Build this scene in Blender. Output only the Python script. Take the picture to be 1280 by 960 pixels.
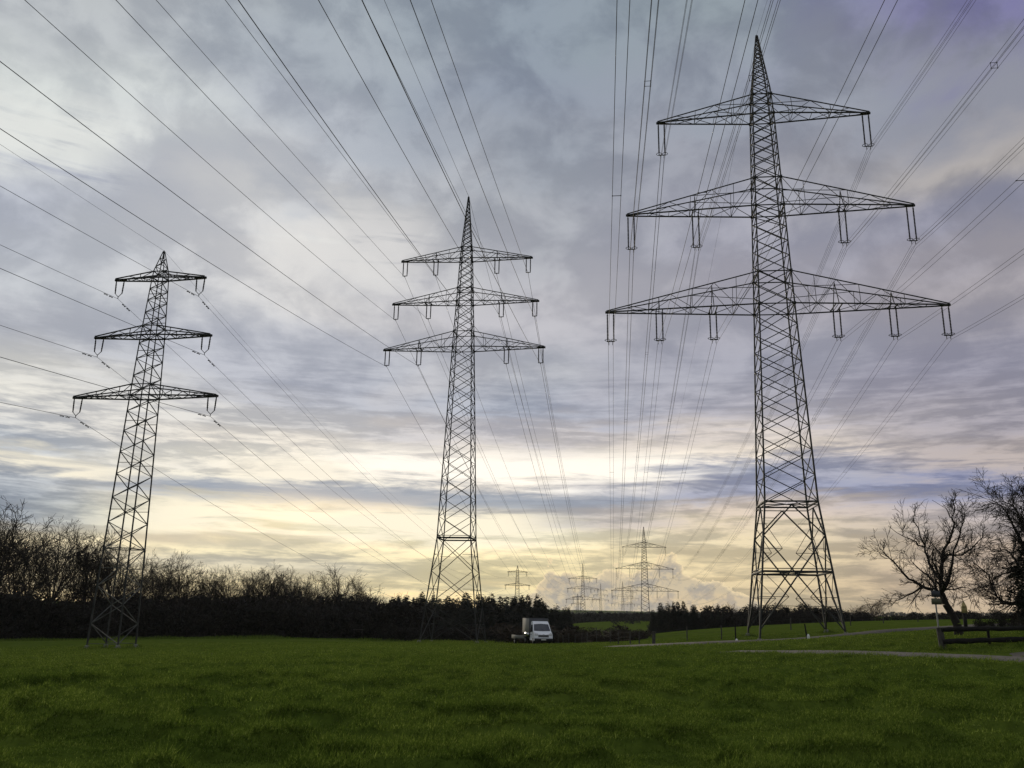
import bpy, math, random
import numpy as np

# ------------------------------------------------------------------ scene, camera, light
for o in list(bpy.data.objects):
    bpy.data.objects.remove(o, do_unlink=True)
sc = bpy.context.scene
C = sc.collection
R_ = math.radians
random.seed(7)

EYE = np.array([0.0, 0.0, 1.65])
FPX, PITCH, ROLL = 1080.3132, 0.263149171, 0.019161209      # focal length in pixels of a 1280 px wide frame
_F = np.array([0, math.cos(PITCH), math.sin(PITCH)])
_R = np.array([1.0, 0, 0]); _U = np.cross(_R, _F)
CR = math.cos(ROLL) * _R + math.sin(ROLL) * _U
CU = -math.sin(ROLL) * _R + math.cos(ROLL) * _U

from mathutils import Matrix
cam_d = bpy.data.cameras.new('camera')
cam = bpy.data.objects.new('camera', cam_d); C.objects.link(cam)
cam.matrix_world = Matrix(((CR[0], CU[0], -_F[0], EYE[0]), (CR[1], CU[1], -_F[1], EYE[1]), (CR[2], CU[2], -_F[2], EYE[2]), (0, 0, 0, 1)))
cam_d.sensor_fit = 'HORIZONTAL'; cam_d.sensor_width = 36.0
cam_d.lens = 36.0 * FPX / 1280.0
cam_d.clip_start = 0.1; cam_d.clip_end = 20000
sc.camera = cam
sc.view_settings.view_transform = 'Standard'; sc.view_settings.look = 'None'
sc.view_settings.exposure = 0.0; sc.view_settings.gamma = 1.0
sc.view_settings.use_curve_mapping = False
sc.cycles.use_adaptive_sampling = False
sc.cycles.max_bounces = 6; sc.cycles.diffuse_bounces = 3; sc.cycles.volume_bounces = 1
sc.cycles.transparent_max_bounces = 8
sc.cycles.use_denoising = True
try:
    sc.cycles.denoiser = 'OPENIMAGEDENOISE'; sc.cycles.denoising_input_passes = 'RGB_ALBEDO_NORMAL'; sc.cycles.denoising_prefilter = 'ACCURATE'
except Exception: pass

SUN_AZ, SUN_EL = -9.0, 9.0          # degrees; azimuth from +Y towards +X
sun_d = bpy.data.lights.new('sun', 'SUN'); sun_d.energy = 1.5; sun_d.angle = R_(12); sun_d.color = (1.0, 0.86, 0.66)
sun = bpy.data.objects.new('sun', sun_d); C.objects.link(sun)
sun.rotation_euler = (R_(90 - SUN_EL), 0, R_(180 - SUN_AZ))
sun.location = (0, 0, 120)

# ---- world: physical sky behind a broken evening cloud deck, all in terms of the direction in the sky
world = bpy.data.worlds.new('World'); sc.world = world; world.use_nodes = True
NT = world.node_tree; NT.nodes.clear()
def nd(t, **k):
    n = NT.nodes.new(t)
    for a, v in k.items(): setattr(n, a, v)
    return n
def lk(a, b): NT.links.new(a, b)
def val(s, v):
    if hasattr(v, 'is_linked') or hasattr(v, 'node'): lk(v, s)
    else: s.default_value = v
def M_(op, a, b=0.0, c=None, clamp=False):
    n = nd('ShaderNodeMath', operation=op); n.use_clamp = clamp
    val(n.inputs[0], a); val(n.inputs[1], b)
    if c is not None: val(n.inputs[2], c)
    return n.outputs[0]
def smooth(x, lo, hi, tlo=0.0, thi=1.0):
    n = nd('ShaderNodeMapRange', interpolation_type='SMOOTHSTEP')
    val(n.inputs['Value'], x); n.inputs['From Min'].default_value = lo; n.inputs['From Max'].default_value = hi
    n.inputs['To Min'].default_value = tlo; n.inputs['To Max'].default_value = thi
    return n.outputs['Result']
def comb(x, y, z=0.0):
    n = nd('ShaderNodeCombineXYZ'); val(n.inputs[0], x); val(n.inputs[1], y); val(n.inputs[2], z); return n.outputs[0]
def noise(v, scale, detail=5, rough=0.55, dist=0.0):
    n = nd('ShaderNodeTexNoise', noise_dimensions='3D'); lk(v, n.inputs['Vector'])
    n.inputs['Scale'].default_value = scale; n.inputs['Detail'].default_value = detail
    n.inputs['Roughness'].default_value = rough; n.inputs['Distortion'].default_value = dist
    return n.outputs['Fac']
def mixc(f, a, b, blend='MIX'):
    n = nd('ShaderNodeMix', data_type='RGBA', blend_type=blend)
    val(n.inputs['Factor'], f)
    for s, v in ((n.inputs[6], a), (n.inputs[7], b)):
        if isinstance(v, tuple): s.default_value = v + (1,)
        else: lk(v, s)
    return n.outputs[2]
def s2l(c):
    return tuple(((x / 255) / 12.92 if x / 255 <= 0.04045 else ((x / 255 + 0.055) / 1.055) ** 2.4) for x in c)

tc = nd('ShaderNodeTexCoord'); sep = nd('ShaderNodeSeparateXYZ'); lk(tc.outputs['Generated'], sep.inputs[0])
dx, dy, dz = sep.outputs
az0 = M_('MULTIPLY', M_('ARCTAN2', dx, dy), 180 / math.pi)
el0 = M_('MULTIPLY', M_('ARCSINE', dz), 180 / math.pi)
# the cloud deck as a flat layer overhead: what is low in the sky is far away and drawn out into streaks
zz = M_('ADD', M_('MAXIMUM', dz, 0.0), 0.12)
deck = comb(M_('DIVIDE', dx, zz), M_('DIVIDE', dy, zz), 0.3)
n_big = noise(deck, 1.1, 3, 0.5, 0.4)
n_mid = noise(deck, 3.2, 6, 0.58, 0.6)
streak = comb(M_('MULTIPLY', az0, 0.055), M_('MULTIPLY', el0, 0.42), 1.7)
n_hi = noise(comb(M_('MULTIPLY', az0, 0.060), M_('MULTIPLY', el0, 0.085), 3.3), 1.0, 7, 0.52, 0.45)
n_hi2 = noise(comb(M_('MULTIPLY', az0, 0.17), M_('MULTIPLY', el0, 0.25), 7.7), 1.0, 7, 0.56, 0.25)
high = smooth(el0, 9.0, 20.0)
n_str = noise(streak, 1.0, 6, 0.6, 0.35)
n_str2 = noise(comb(M_('MULTIPLY', az0, 0.12), M_('MULTIPLY', el0, 1.1), 4.1), 1.0, 5, 0.62, 0.5)
n_fin = noise(comb(M_('MULTIPLY', az0, 0.40), M_('MULTIPLY', el0, 1.9), 8.8), 1.0, 7, 0.62, 0.3)
n_wa = noise(comb(M_('MULTIPLY', az0, 0.10), M_('MULTIPLY', el0, 0.22), 9.0), 1.0, 4, 0.55)
low = smooth(el0, 18.0, 6.0)
warp = M_('ADD', M_('MULTIPLY', M_('SUBTRACT', n_str, 0.5), 4.6), M_('ADD', M_('MULTIPLY', M_('SUBTRACT', n_str2, 0.5), 3.4), M_('MULTIPLY', M_('SUBTRACT', n_fin, 0.5), 1.3)))
warp = M_('MULTIPLY', warp, smooth(el0, 0.0, 10.0, 0.25, 1.0))
warp = M_('MULTIPLY', warp, M_('SUBTRACT', 1.0, M_('MULTIPLY', high, 0.8)))
warp_hi = M_('ADD', M_('MULTIPLY', M_('SUBTRACT', n_hi, 0.5), 16.0), M_('MULTIPLY', M_('SUBTRACT', n_hi2, 0.5), 5.0))
warp = M_('ADD', warp, M_('MULTIPLY', warp_hi, smooth(el0, 12.0, 24.0)))
el = M_('ADD', el0, warp)
az = M_('ADD', az0, M_('MULTIPLY', M_('SUBTRACT', n_wa, 0.5), 16.0))
fac = M_('DIVIDE', M_('ADD', el, 2.0), 46.0, clamp=True)
COLS = [
 (-31, [(39, (168,173,179)), (34, (178,183,190)), (30, (204,209,211)), (27, (210,214,216)), (23.5, (176,181,195)), (19, (186,190,199)), (16, (180,183,193)), (12.8, (214,212,208)), (10.6, (204,203,203)), (9.2, (176,181,190)), (8.0, (246,238,220)), (7.2, (172,177,186)), (5.2, (150,158,170)), (3.4, (232,214,176)), (0, (220,196,150))]),
 (-15, [(39, (156,165,176)), (34, (157,165,177)), (30, (170,176,188)), (26, (188,191,199)), (23.6, (212,212,213)), (20, (204,204,208)), (17, (180,183,195)), (14, (174,177,190)), (12, (200,198,200)), (10.2, (226,218,208)), (8.7, (240,232,216)), (7.5, (160,166,180)), (6.6, (226,217,196)), (5.6, (252,242,206)), (4.2, (238,224,186)), (3.0, (206,197,176)), (1.6, (230,212,168)), (0, (224,204,156))]),
 (0, [(39, (136,147,162)), (34, (137,146,163)), (30, (146,153,167)), (25, (164,168,178)), (19.5, (180,180,190)), (16, (174,177,188)), (13.2, (162,168,184)), (11.8, (188,185,191)), (10.4, (226,217,210)), (9.3, (255,249,240)), (8.6, (222,214,206)), (7.7, (162,168,180)), (6.5, (178,176,178)), (5.4, (247,238,208)), (4.0, (242,226,182)), (2.4, (228,212,166)), (0, (214,202,165))]),
 (15, [(39, (136,147,158)), (34, (141,148,163)), (30, (148,151,165)), (25, (158,159,174)), (20, (165,163,175)), (16, (159,160,175)), (13, (170,168,180)), (11.6, (204,195,191)), (10.7, (226,214,202)), (9.4, (148,154,178)), (8.2, (148,152,175)), (6.8, (204,189,177)), (5.2, (214,198,168)), (3.6, (212,194,160)), (1.6, (206,186,150)), (0, (200,180,144))]),
 (31, [(40, (112,108,160)), (37.5, (116,115,156)), (32.5, (132,135,150)), (27.5, (164,160,162)), (23.5, (140,141,160)), (19, (160,156,165)), (15, (148,147,164)), (12, (155,151,163)), (9.4, (172,162,162)), (8.2, (130,135,166)), (7.1, (164,158,166)), (5.2, (164,154,155)), (4.2, (178,160,146)), (2, (178,158,138)), (0, (178,157,130))]),
]
def ramp(stops):
    n = nd('ShaderNodeValToRGB'); lk(fac, n.inputs[0]); cr = n.color_ramp; cr.interpolation = 'B_SPLINE' if False else 'EASE'
    st = sorted(stops)
    while len(cr.elements) < len(st): cr.elements.new(0.5)
    for e_, (el_, c_) in zip(cr.elements, st): pass
    for i, (el_, c_) in enumerate(st):
        cr.elements[i].position = (el_ + 2) / 46.0
        cr.elements[i].color = s2l(c_) + (1,)
    return n.outputs[0]
rs = [(a, ramp(s)) for a, s in COLS]
sky = rs[0][1]
for (a0, _), (a1, r1) in zip(rs, rs[1:]):
    sky = mixc(smooth(az, a0, a1), sky, r1)
# billows of light and dark inside the deck, the dark ones a little bluer
det_lo = M_('ADD', M_('MULTIPLY', n_str2, 0.62), M_('MULTIPLY', n_fin, 0.38))
det_hi = M_('ADD', M_('MULTIPLY', n_hi, 0.36), M_('MULTIPLY', n_hi2, 0.64))
det = M_('ADD', det_lo, M_('MULTIPLY', M_('SUBTRACT', det_hi, det_lo), high))
dk = mixc(high, (0.78, 0.80, 0.84), (0.86, 0.87, 0.895)); lt = mixc(high, (1.32, 1.31, 1.27), (1.20, 1.195, 1.175))
sky = mixc(smooth(det, 0.43, 0.585), mixc(1.0, sky, dk, 'MULTIPLY'), mixc(1.0, sky, lt, 'MULTIPLY'))
# thin places where the low sun comes through
def slit(elc, half, a0, a1, a2, a3, amt, col):
    global sky
    d_ = M_('ABSOLUTE', M_('SUBTRACT', M_('ADD', el0, M_('MULTIPLY', warp, 0.35)), elc))
    f_ = M_('MULTIPLY', smooth(d_, half, half * 0.15), M_('MULTIPLY', smooth(az0, a0, a1), smooth(az0, a3, a2)))
    f_ = M_('MULTIPLY', M_('MULTIPLY', f_, smooth(n_str2, 0.30, 0.54)), amt)
    sky = mixc(f_, sky, col)
slit(9.6, 1.7, -16, -6, 9, 18, 1.0, (1.12, 1.05, 0.95))
slit(8.9, 0.9, -19, -16, -13, -9, 1.0, (1.0, 0.92, 0.78))
slit(7.9, 0.8, -40, -34, -27, -20, 1.0, (0.98, 0.90, 0.74))
slit(5.7, 2.3, -27, -20, -1, 6, 1.0, (1.06, 0.96, 0.75))
slit(26.5, 3.8, -42, -36, -30, -24, 0.8, (0.78, 0.80, 0.79))
slit(23.0, 3.5, -21, -14, -9, -4, 0.75, (0.72, 0.71, 0.72))
slit(7.5, 1.1, -27, -20, 5, 12, 0.85, (0.335, 0.375, 0.455))
slit(4.3, 0.6, -26, -22, -14, -10, 0.8, (0.60, 0.52, 0.40))
sky = mixc(high, sky, mixc(1.0, sky, (1.0, 0.995, 0.985), 'MULTIPLY'))
# small cumulus standing on the horizon where the lines run out
cn = noise(comb(M_('MULTIPLY', az0, 0.33), M_('MULTIPLY', el0, 0.55), 2.2), 1.0, 7, 0.55, 0.2)
cn2 = noise(comb(M_('MULTIPLY', az0, 1.1), M_('MULTIPLY', el0, 1.4), 6.2), 1.0, 6, 0.6, 0.1)
envl = M_('MULTIPLY', smooth(az0, 0.0, 3.2), smooth(az0, 19.0, 11.0))
topel = M_('ADD', M_('MULTIPLY', envl, 3.4), M_('ADD', M_('MULTIPLY', M_('SUBTRACT', cn, 0.5), 5.5), M_('MULTIPLY', M_('SUBTRACT', cn2, 0.5), 2.4)))
thick = M_('SUBTRACT', topel, el0)
body = mixc(smooth(thick, 0.05, 0.7), (0.92, 0.74, 0.46), mixc(smooth(cn2, 0.40, 0.58), (0.39, 0.355, 0.32), (0.64, 0.53, 0.37)))
sky = mixc(M_('MULTIPLY', smooth(thick, 0.0, 0.14), smooth(envl, 0.0, 0.35, 0.0, 0.92)), sky, body)
# away from the west the deck is an even, darker grey
aabs = M_('ABSOLUTE', az0)
sky = mixc(smooth(aabs, 44, 95), sky, mixc(n_mid, (0.26, 0.28, 0.33), (0.42, 0.44, 0.48)))
sky = mixc(M_('MULTIPLY', smooth(el0, 44, 60), 1.0), sky, mixc(n_mid, (0.34, 0.36, 0.40), (0.55, 0.57, 0.60)))
clear = nd('ShaderNodeTexSky', sky_type='NISHITA'); clear.sun_disc = False
clear.sun_elevation = R_(SUN_EL); clear.sun_rotation = R_(SUN_AZ)
clear_c = mixc(1.0, clear.outputs[0], (0.08, 0.08, 0.08), 'MULTIPLY')
cover = smooth(n_big, 0.2, 0.5, 0.90, 1.0)
sky = mixc(cover, clear_c, sky)
sky = mixc(1.0, sky, (1.0, 1.0, 0.98), 'MULTIPLY')
bg = nd('ShaderNodeBackground'); lk(sky, bg.inputs[0]); bg.inputs[1].default_value = 1.0
wo = nd('ShaderNodeOutputWorld'); lk(bg.outputs[0], wo.inputs[0])
world.cycles.sampling_method = 'MANUAL'; world.cycles.sample_map_resolution = 512

# ------------------------------------------------------------------ helpers
def at(px, py, D):
    """point at horizontal distance D seen at pixel (px, py) of the 1280x960 photograph: used only to survey the place"""
    v = _F * FPX + CR * (px - 640) + CU * (480 - py)
    return EYE + v / math.hypot(v[0], v[1]) * D

def tag(o, label=None, cat=None, group=None, kind=None):
    if label: o['label'] = label
    if cat: o['category'] = cat
    if group: o['group'] = group
    if kind: o['kind'] = kind
    return o
def empty(name, loc=(0, 0, 0), rz=0.0, parent=None):
    o = bpy.data.objects.new(name, None); C.objects.link(o); o.location = loc; o.rotation_euler = (0, 0, rz)
    if parent: o.parent = parent
    return o
def mesh_np(name, V, Q=None, T=None, mat=None, parent=None, smooth_=False):
    """link ONE mesh object from numpy vertices, quads, triangles"""
    me = bpy.data.meshes.new(name)
    V = np.asarray(V, np.float32); nq = 0 if Q is None else len(Q); nt = 0 if T is None else len(T)
    me.vertices.add(len(V)); me.vertices.foreach_set('co', V.ravel())
    li = []
    if nq: li.append(np.asarray(Q, np.int32).ravel())
    if nt: li.append(np.asarray(T, np.int32).ravel())
    li = np.concatenate(li)
    me.loops.add(len(li)); me.loops.foreach_set('vertex_index', li)
    st = np.concatenate([np.arange(nq) * 4, nq * 4 + np.arange(nt) * 3]).astype(np.int32)
    me.polygons.add(nq + nt); me.polygons.foreach_set('loop_start', st)
    try: me.polygons.foreach_set('loop_total', np.concatenate([np.full(nq, 4), np.full(nt, 3)]).astype(np.int32))
    except Exception: pass
    if smooth_: me.polygons.foreach_set('use_smooth', np.ones(nq + nt, bool))
    me.update(calc_edges=True); me.validate()
    if mat: me.materials.append(mat)
    o = bpy.data.objects.new(name, me); C.objects.link(o)
    if parent: o.parent = parent
    return o
class MB:
    """collects bars, tubes, boxes and sheets; build() links them as ONE mesh object"""
    def __init__(s): s.V = []; s.Q = []; s.T = []; s.n = 0
    def add(s, V, Q=None, T=None):
        V = np.asarray(V, float).reshape(-1, 3)
        if Q is not None and len(Q): s.Q.append(np.asarray(Q, int) + s.n)
        if T is not None and len(T): s.T.append(np.asarray(T, int) + s.n)
        s.V.append(V); s.n += len(V); return s
    def segs(s, P0, P1, R0, R1=None, n=4):
        P0 = np.asarray(P0, float).reshape(-1, 3); P1 = np.asarray(P1, float).reshape(-1, 3)
        N = len(P0); R0 = np.broadcast_to(np.asarray(R0, float), (N,)); R1 = R0 if R1 is None else np.broadcast_to(np.asarray(R1, float), (N,))
        d = P1 - P0; d /= (np.linalg.norm(d, axis=1, keepdims=True) + 1e-9)
        up = np.where(np.abs(d[:, 2:3]) > 0.9, np.array([[0, 1.0, 0]]), np.array([[0, 0, 1.0]]))
        a = np.cross(up, d); a /= (np.linalg.norm(a, axis=1, keepdims=True) + 1e-9); b = np.cross(d, a)
        th = np.arange(n) * 2 * math.pi / n + math.pi / n
        ring = a[:, None] * np.cos(th)[None, :, None] + b[:, None] * np.sin(th)[None, :, None]
        V = np.concatenate([P0[:, None] + ring * R0[:, None, None], P1[:, None] + ring * R1[:, None, None]], 1)
        i = np.arange(n); j = (i + 1) % n
        q = np.stack([i, j, j + n, i + n], 1)
        Q = (q[None] + (np.arange(N) * 2 * n)[:, None, None]).reshape(-1, 4)
        return s.add(V, Q)
    def path(s, P, R, n=4):
        P = np.asarray(P, float); N = len(P); R = np.broadcast_to(np.asarray(R, float), (N,))
        d = np.gradient(P, axis=0); d /= (np.linalg.norm(d, axis=1, keepdims=True) + 1e-9)
        up = np.array([0, 0, 1.0]) if abs(d[:, 2]).mean() < 0.8 else np.array([0, 1.0, 0])
        a = np.cross(np.broadcast_to(up, d.shape), d); a /= (np.linalg.norm(a, axis=1, keepdims=True) + 1e-9); b = np.cross(d, a)
        th = np.arange(n) * 2 * math.pi / n
        V = P[:, None] + (a[:, None] * np.cos(th)[None, :, None] + b[:, None] * np.sin(th)[None, :, None]) * R[:, None, None]
        i = np.arange(n); j = (i + 1) % n; q = np.stack([i, j, j + n, i + n], 1)
        Q = (q[None] + (np.arange(N - 1) * n)[:, None, None]).reshape(-1, 4)
        Q = np.concatenate([Q]) ; s.add(V, Q)
        return s
    def box(s, c, size, M=None):
        c = np.asarray(c, float); h = np.asarray(size, float) / 2
        V = np.array([[x, y, z] for z in (-1, 1) for y in (-1, 1) for x in (-1, 1)], float) * h
        if M is not None: V = V @ np.asarray(M).T
        return s.add(V + c, [[0, 2, 3, 1], [4, 5, 7, 6], [0, 1, 5, 4], [2, 6, 7, 3], [0, 4, 6, 2], [1, 3, 7, 5]])
    def torus(s, c, R, r, nrm='z', n=14, m=5):
        P = []
        for k in range(n + 1):
            t = 2 * math.pi * k / n
            v = {'z': (math.cos(t), math.sin(t), 0), 'y': (math.cos(t), 0, math.sin(t)), 'x': (0, math.cos(t), math.sin(t))}[nrm]
            P.append(np.asarray(c, float) + R * np.array(v))
        P = np.array(P); return s.segs(P[:-1], P[1:], r, r, m)
    def disc(s, c, R, depth, axis='x', n=18):
        th = np.arange(n) * 2 * math.pi / n
        ax = {'x': 0, 'y': 1, 'z': 2}[axis]; o = [k for k in range(3) if k != ax]
        V = np.zeros((2 * n + 2, 3)); 
        for k in (0, 1):
            V[k * n:(k + 1) * n, o[0]] = R * np.cos(th); V[k * n:(k + 1) * n, o[1]] = R * np.sin(th); V[k * n:(k + 1) * n, ax] = (k - .5) * depth
        V[2 * n, ax] = -.5 * depth; V[2 * n + 1, ax] = .5 * depth
        i = np.arange(n); j = (i + 1) % n
        T = np.concatenate([np.stack([np.full(n, 2 * n), j, i], 1), np.stack([np.full(n, 2 * n + 1), i + n, j + n], 1)])
        return s.add(V + np.asarray(c, float), np.stack([i, j, j + n, i + n], 1), T)
    def build(s, name, mat, parent=None, smooth_=False):
        Q = np.concatenate(s.Q) if s.Q else None; T = np.concatenate(s.T) if s.T else None
        return mesh_np(name, np.concatenate(s.V), Q, T, mat, parent, smooth_)

def children(o): return [c for c in bpy.data.objects if c.parent == o]
def copy_tree(o, kids, loc, rz=0.0, scale=None):
    """a thing and its parts (given), sharing their meshes"""
    c = o.copy(); C.objects.link(c); c.location = loc; c.rotation_euler = (0, 0, rz)
    if scale is not None: c.scale = scale
    for k in kids:
        d = k.copy(); C.objects.link(d); d.parent = c
    return c

# ---- value noise used for lie of the land
_tab = np.random.RandomState(3).rand(256, 256)
def vnoise(x, y):
    xi = np.floor(x).astype(int); yi = np.floor(y).astype(int); fx = x - xi; fy = y - yi
    fx = fx * fx * (3 - 2 * fx); fy = fy * fy * (3 - 2 * fy)
    g = lambda a, b: _tab[a & 255, b & 255]
    return (g(xi, yi) * (1 - fx) + g(xi + 1, yi) * fx) * (1 - fy) + (g(xi, yi + 1) * (1 - fx) + g(xi + 1, yi + 1) * fx) * fy - 0.5

# ------------------------------------------------------------------ materials
def mat(name, col, rough=0.8, metal=0.0, var=0.25, scale=3.0, col2=None, bump=0.0, detail=5, coord='Object', spec=0.3):
    m = bpy.data.materials.new(name); m.use_nodes = True; nt = m.node_tree; b = nt.nodes['Principled BSDF']
    b.inputs['Roughness'].default_value = rough; b.inputs['Metallic'].default_value = metal
    b.inputs['Specular IOR Level'].default_value = spec
    t = nt.nodes.new('ShaderNodeTexCoord'); n = nt.nodes.new('ShaderNodeTexNoise')
    n.inputs['Scale'].default_value = scale; n.inputs['Detail'].default_value = detail
    nt.links.new(t.outputs[coord], n.inputs['Vector'])
    r = nt.nodes.new('ShaderNodeValToRGB'); nt.links.new(n.outputs['Fac'], r.inputs[0])
    c2 = col2 if col2 else tuple(min(1, x * (1 + var)) for x in col)
    c1 = col if col2 else tuple(x * (1 - var) for x in col)
    r.color_ramp.elements[0].position = 0.32; r.color_ramp.elements[0].color = tuple(c1) + (1,)
    r.color_ramp.elements[1].position = 0.68; r.color_ramp.elements[1].color = tuple(c2) + (1,)
    nt.links.new(r.outputs[0], b.inputs['Base Color'])
    if bump:
        bp = nt.nodes.new('ShaderNodeBump'); bp.inputs['Strength'].default_value = bump
        nt.links.new(n.outputs['Fac'], bp.inputs['Height']); nt.links.new(bp.outputs[0], b.inputs['Normal'])
    return m
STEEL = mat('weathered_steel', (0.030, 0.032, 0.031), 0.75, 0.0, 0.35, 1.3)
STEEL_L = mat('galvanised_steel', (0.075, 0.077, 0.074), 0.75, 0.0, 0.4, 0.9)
WIRE = mat('aluminium_cable', (0.035, 0.036, 0.040), 0.7, 0.0, 0.15, 2.0)
CERAM = mat('insulator_glaze', (0.028, 0.024, 0.022), 0.75, 0.0, 0.2, 8.0, spec=0.1)
CONC = mat('concrete', (0.20, 0.195, 0.18), 0.9, 0.0, 0.25, 6.0, bump=0.2)
BARK = mat('bark', (0.026, 0.022, 0.018), 0.95, 0.0, 0.35, 4.0)
TWIG = mat('twigs', (0.016, 0.013, 0.010), 0.95, 0.0, 0.35, 0.6)
TWIG_R = mat('russet_twigs', (0.040, 0.024, 0.013), 0.95, 0.0, 0.35, 0.6)
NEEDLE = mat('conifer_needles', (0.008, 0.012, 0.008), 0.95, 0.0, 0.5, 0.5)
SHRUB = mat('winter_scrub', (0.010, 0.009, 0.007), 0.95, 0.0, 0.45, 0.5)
SHRUB_B = mat('brown_scrub', (0.040, 0.030, 0.020), 0.95, 0.0, 0.4, 0.6)
IVY = mat('ivy_leaves', (0.014, 0.020, 0.008), 0.6, 0.0, 0.5, 1.0)
WOODD = mat('dark_weathered_wood', (0.012, 0.0105, 0.009), 0.95, 0.0, 0.4, 5.0, bump=0.4)
WOODG = mat('grey_wood', (0.06, 0.055, 0.048), 0.95, 0.0, 0.35, 6.0, bump=0.3)
FARW = mat('far_wood', (0.016, 0.018, 0.017), 1.0, 0.0, 0.4, 0.03)

# grass sheet: fresh meadow green with duller and browner patches; soil shows on worn ground
def grass_material(name, blades):
    m = bpy.data.materials.new(name); m.use_nodes = True; nt = m.node_tree; b = nt.nodes['Principled BSDF']
    b.inputs['Roughness'].default_value = 0.9; b.inputs['Specular IOR Level'].default_value = 0.0
    g = nt.nodes.new('ShaderNodeNewGeometry')
    def nz(scale, detail=5, rough=0.6):
        n = nt.nodes.new('ShaderNodeTexNoise'); n.inputs['Scale'].default_value = scale; n.inputs['Detail'].default_value = detail
        n.inputs['Roughness'].default_value = rough; nt.links.new(g.outputs['Position'], n.inputs['Vector']); return n.outputs['Fac']
    def rp(f, stops):
        r = nt.nodes.new('ShaderNodeValToRGB'); nt.links.new(f, r.inputs[0])
        while len(r.color_ramp.elements) < len(stops): r.color_ramp.elements.new(0.5)
        for e_, (p_, c_) in zip(r.color_ramp.elements, stops): e_.position = p_
        for i, (p_, c_) in enumerate(stops): r.color_ramp.elements[i].position = p_; r.color_ramp.elements[i].color = c_ + (1,)
        return r.outputs[0]
    def mx(f, a, c, bl='MIX'):
        n = nt.nodes.new('ShaderNodeMix'); n.data_type = 'RGBA'; n.blend_type = bl
        if isinstance(f, float): n.inputs[0].default_value = f
        else: nt.links.new(f, n.inputs[0])
        nt.links.new(a, n.inputs[6]); nt.links.new(c, n.inputs[7]); return n.outputs[2]
    big = rp(nz(0.07, 4), [(0.35, (0.100, 0.158, 0.021)), (0.65, (0.138, 0.192, 0.031))])
    sml = rp(nz(0.9, 6), [(0.36, (0.060, 0.100, 0.017)), (0.60, (0.156, 0.216, 0.035))])
    col = mx(0.5, big, sml)
    if blades:
        fine = rp(nz(23.0, 2), [(0.34, (0.42, 0.48, 0.42)), (0.56, (1.05, 1.05, 1.0)), (0.70, (2.6, 2.1, 3.2))])
        col = mx(1.0, col, fine, 'MULTIPLY')
        tr = nt.nodes.new('ShaderNodeBsdfTranslucent'); nt.links.new(col, tr.inputs[0])
        ms = nt.nodes.new('ShaderNodeMixShader'); ms.inputs[0].default_value = 0.45
        nt.links.new(b.outputs[0], ms.inputs[1]); nt.links.new(tr.outputs[0], ms.inputs[2])
        nt.links.new(ms.outputs[0], nt.nodes['Material Output'].inputs[0])
    else:
        fine = rp(nz(5.0, 6, 0.7), [(0.35, (0.45, 0.45, 0.45)), (0.65, (0.75, 0.72, 0.7))])
        col = mx(1.0, col, fine, 'MULTIPLY')
        bp = nt.nodes.new('ShaderNodeBump'); bp.inputs['Strength'].default_value = 0.6; bp.inputs['Distance'].default_value = 0.12
        nt.links.new(nz(3.0, 7, 0.7), bp.inputs['Height']); nt.links.new(bp.outputs[0], b.inputs['Normal'])
    nt.links.new(col, b.inputs['Base Color'])
    return m
GRASS = grass_material('meadow', False)
BLADE = grass_material('grass_blades', True)
GRAVEL = mat('gravel', (0.068, 0.059, 0.047), 0.95, 0.0, 0.3, 2.2, bump=0.4, detail=8)
GRAVEL_L = mat('pale_gravel', (0.090, 0.082, 0.069), 0.95, 0.0, 0.3, 2.5, bump=0.4, detail=8)

# ------------------------------------------------------------------ the lie of the land
CTRL = [(-35.2, 80.6, -1.7), (-6.2, 103.8, -1.4), (24.9, 84.2, -.22), (32.8, 84.1, .62), (23.9, 92, .15), (31.8, 91.9, .66),
 (-80.8, 143.9, -3.05), (-42.6, 143.8, -2.47), (-18.9, 138.7, -2.39), (.5, 96, -1.18), (1.5, 75, -.62),
 (18.4, 37.75, .66), (22.5, 44.7, 1.15), (17.9, 31.2, .55), (11.3, 44.6, .18), (13, 64.7, -.05),
 (27.9, 167.7, -.72), (38.8, 175.8, -.21), (60.4, 190.7, .79), (80, 215.6, 1.36), (104.7, 227, 2.21), (120.7, 219, 3.0), (38.3, 79.3, 1.3),
 (31.6, 77.8, .86), (74, 481, -17.6), (44, 528, -23), (4.3, 415, -13.2), (12, 230, -6.5), (16, 330, -3.8), (24, 400, -2.2), (6, 330, -3.4), (0, 200, -6), (10, 150, -3.6), (-30, 220, -5),
 (-100, 250, -3.5), (50, 800, -6), (119, 1144, -9), (180, 1390, -9), (260, 2000, 9), (358, 2575, 24), (-800, 2500, 20), (1200, 2400, 12), (260, 300, 2.6), (320, 420, 3), (420, 520, 3.4), (800, 1000, 5), (-300, 1000, 3),
 (400, 900, 3), (150, 400, 2.2), (250, 500, 3), (0, 3500, 20), (-2000, 2900, 18), (2000, 2900, 22), (62, 797, -14), (246, 1783, -8)]
for a_ in (-90, -60, -30, 0, 30, 60, 90):
    for r_, z_ in ((1, 0), (8, 0.02), (16, 0.03)): CTRL.append((r_ * math.sin(R_(a_)), r_ * math.cos(R_(a_)), z_))
for a_, s_ in ((-90, -1), (-60, -1), (60, 1), (90, 1)):
    for r_, z_ in ((60, 1.2), (150, 2.4), (500, 5), (3000, 15)): CTRL.append((r_ * math.sin(R_(a_)), r_ * math.cos(R_(a_)), z_ * (s_ if r_ < 400 else 1)))
CT = np.array(CTRL, float)
def _uv(x, y):
    r = np.hypot(x, y); a = np.degrees(np.arctan2(x, y)); a = np.clip(a, -90, 90)
    return np.stack([a / 14.0, np.log(r + 10) * 3.2], -1)
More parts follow.
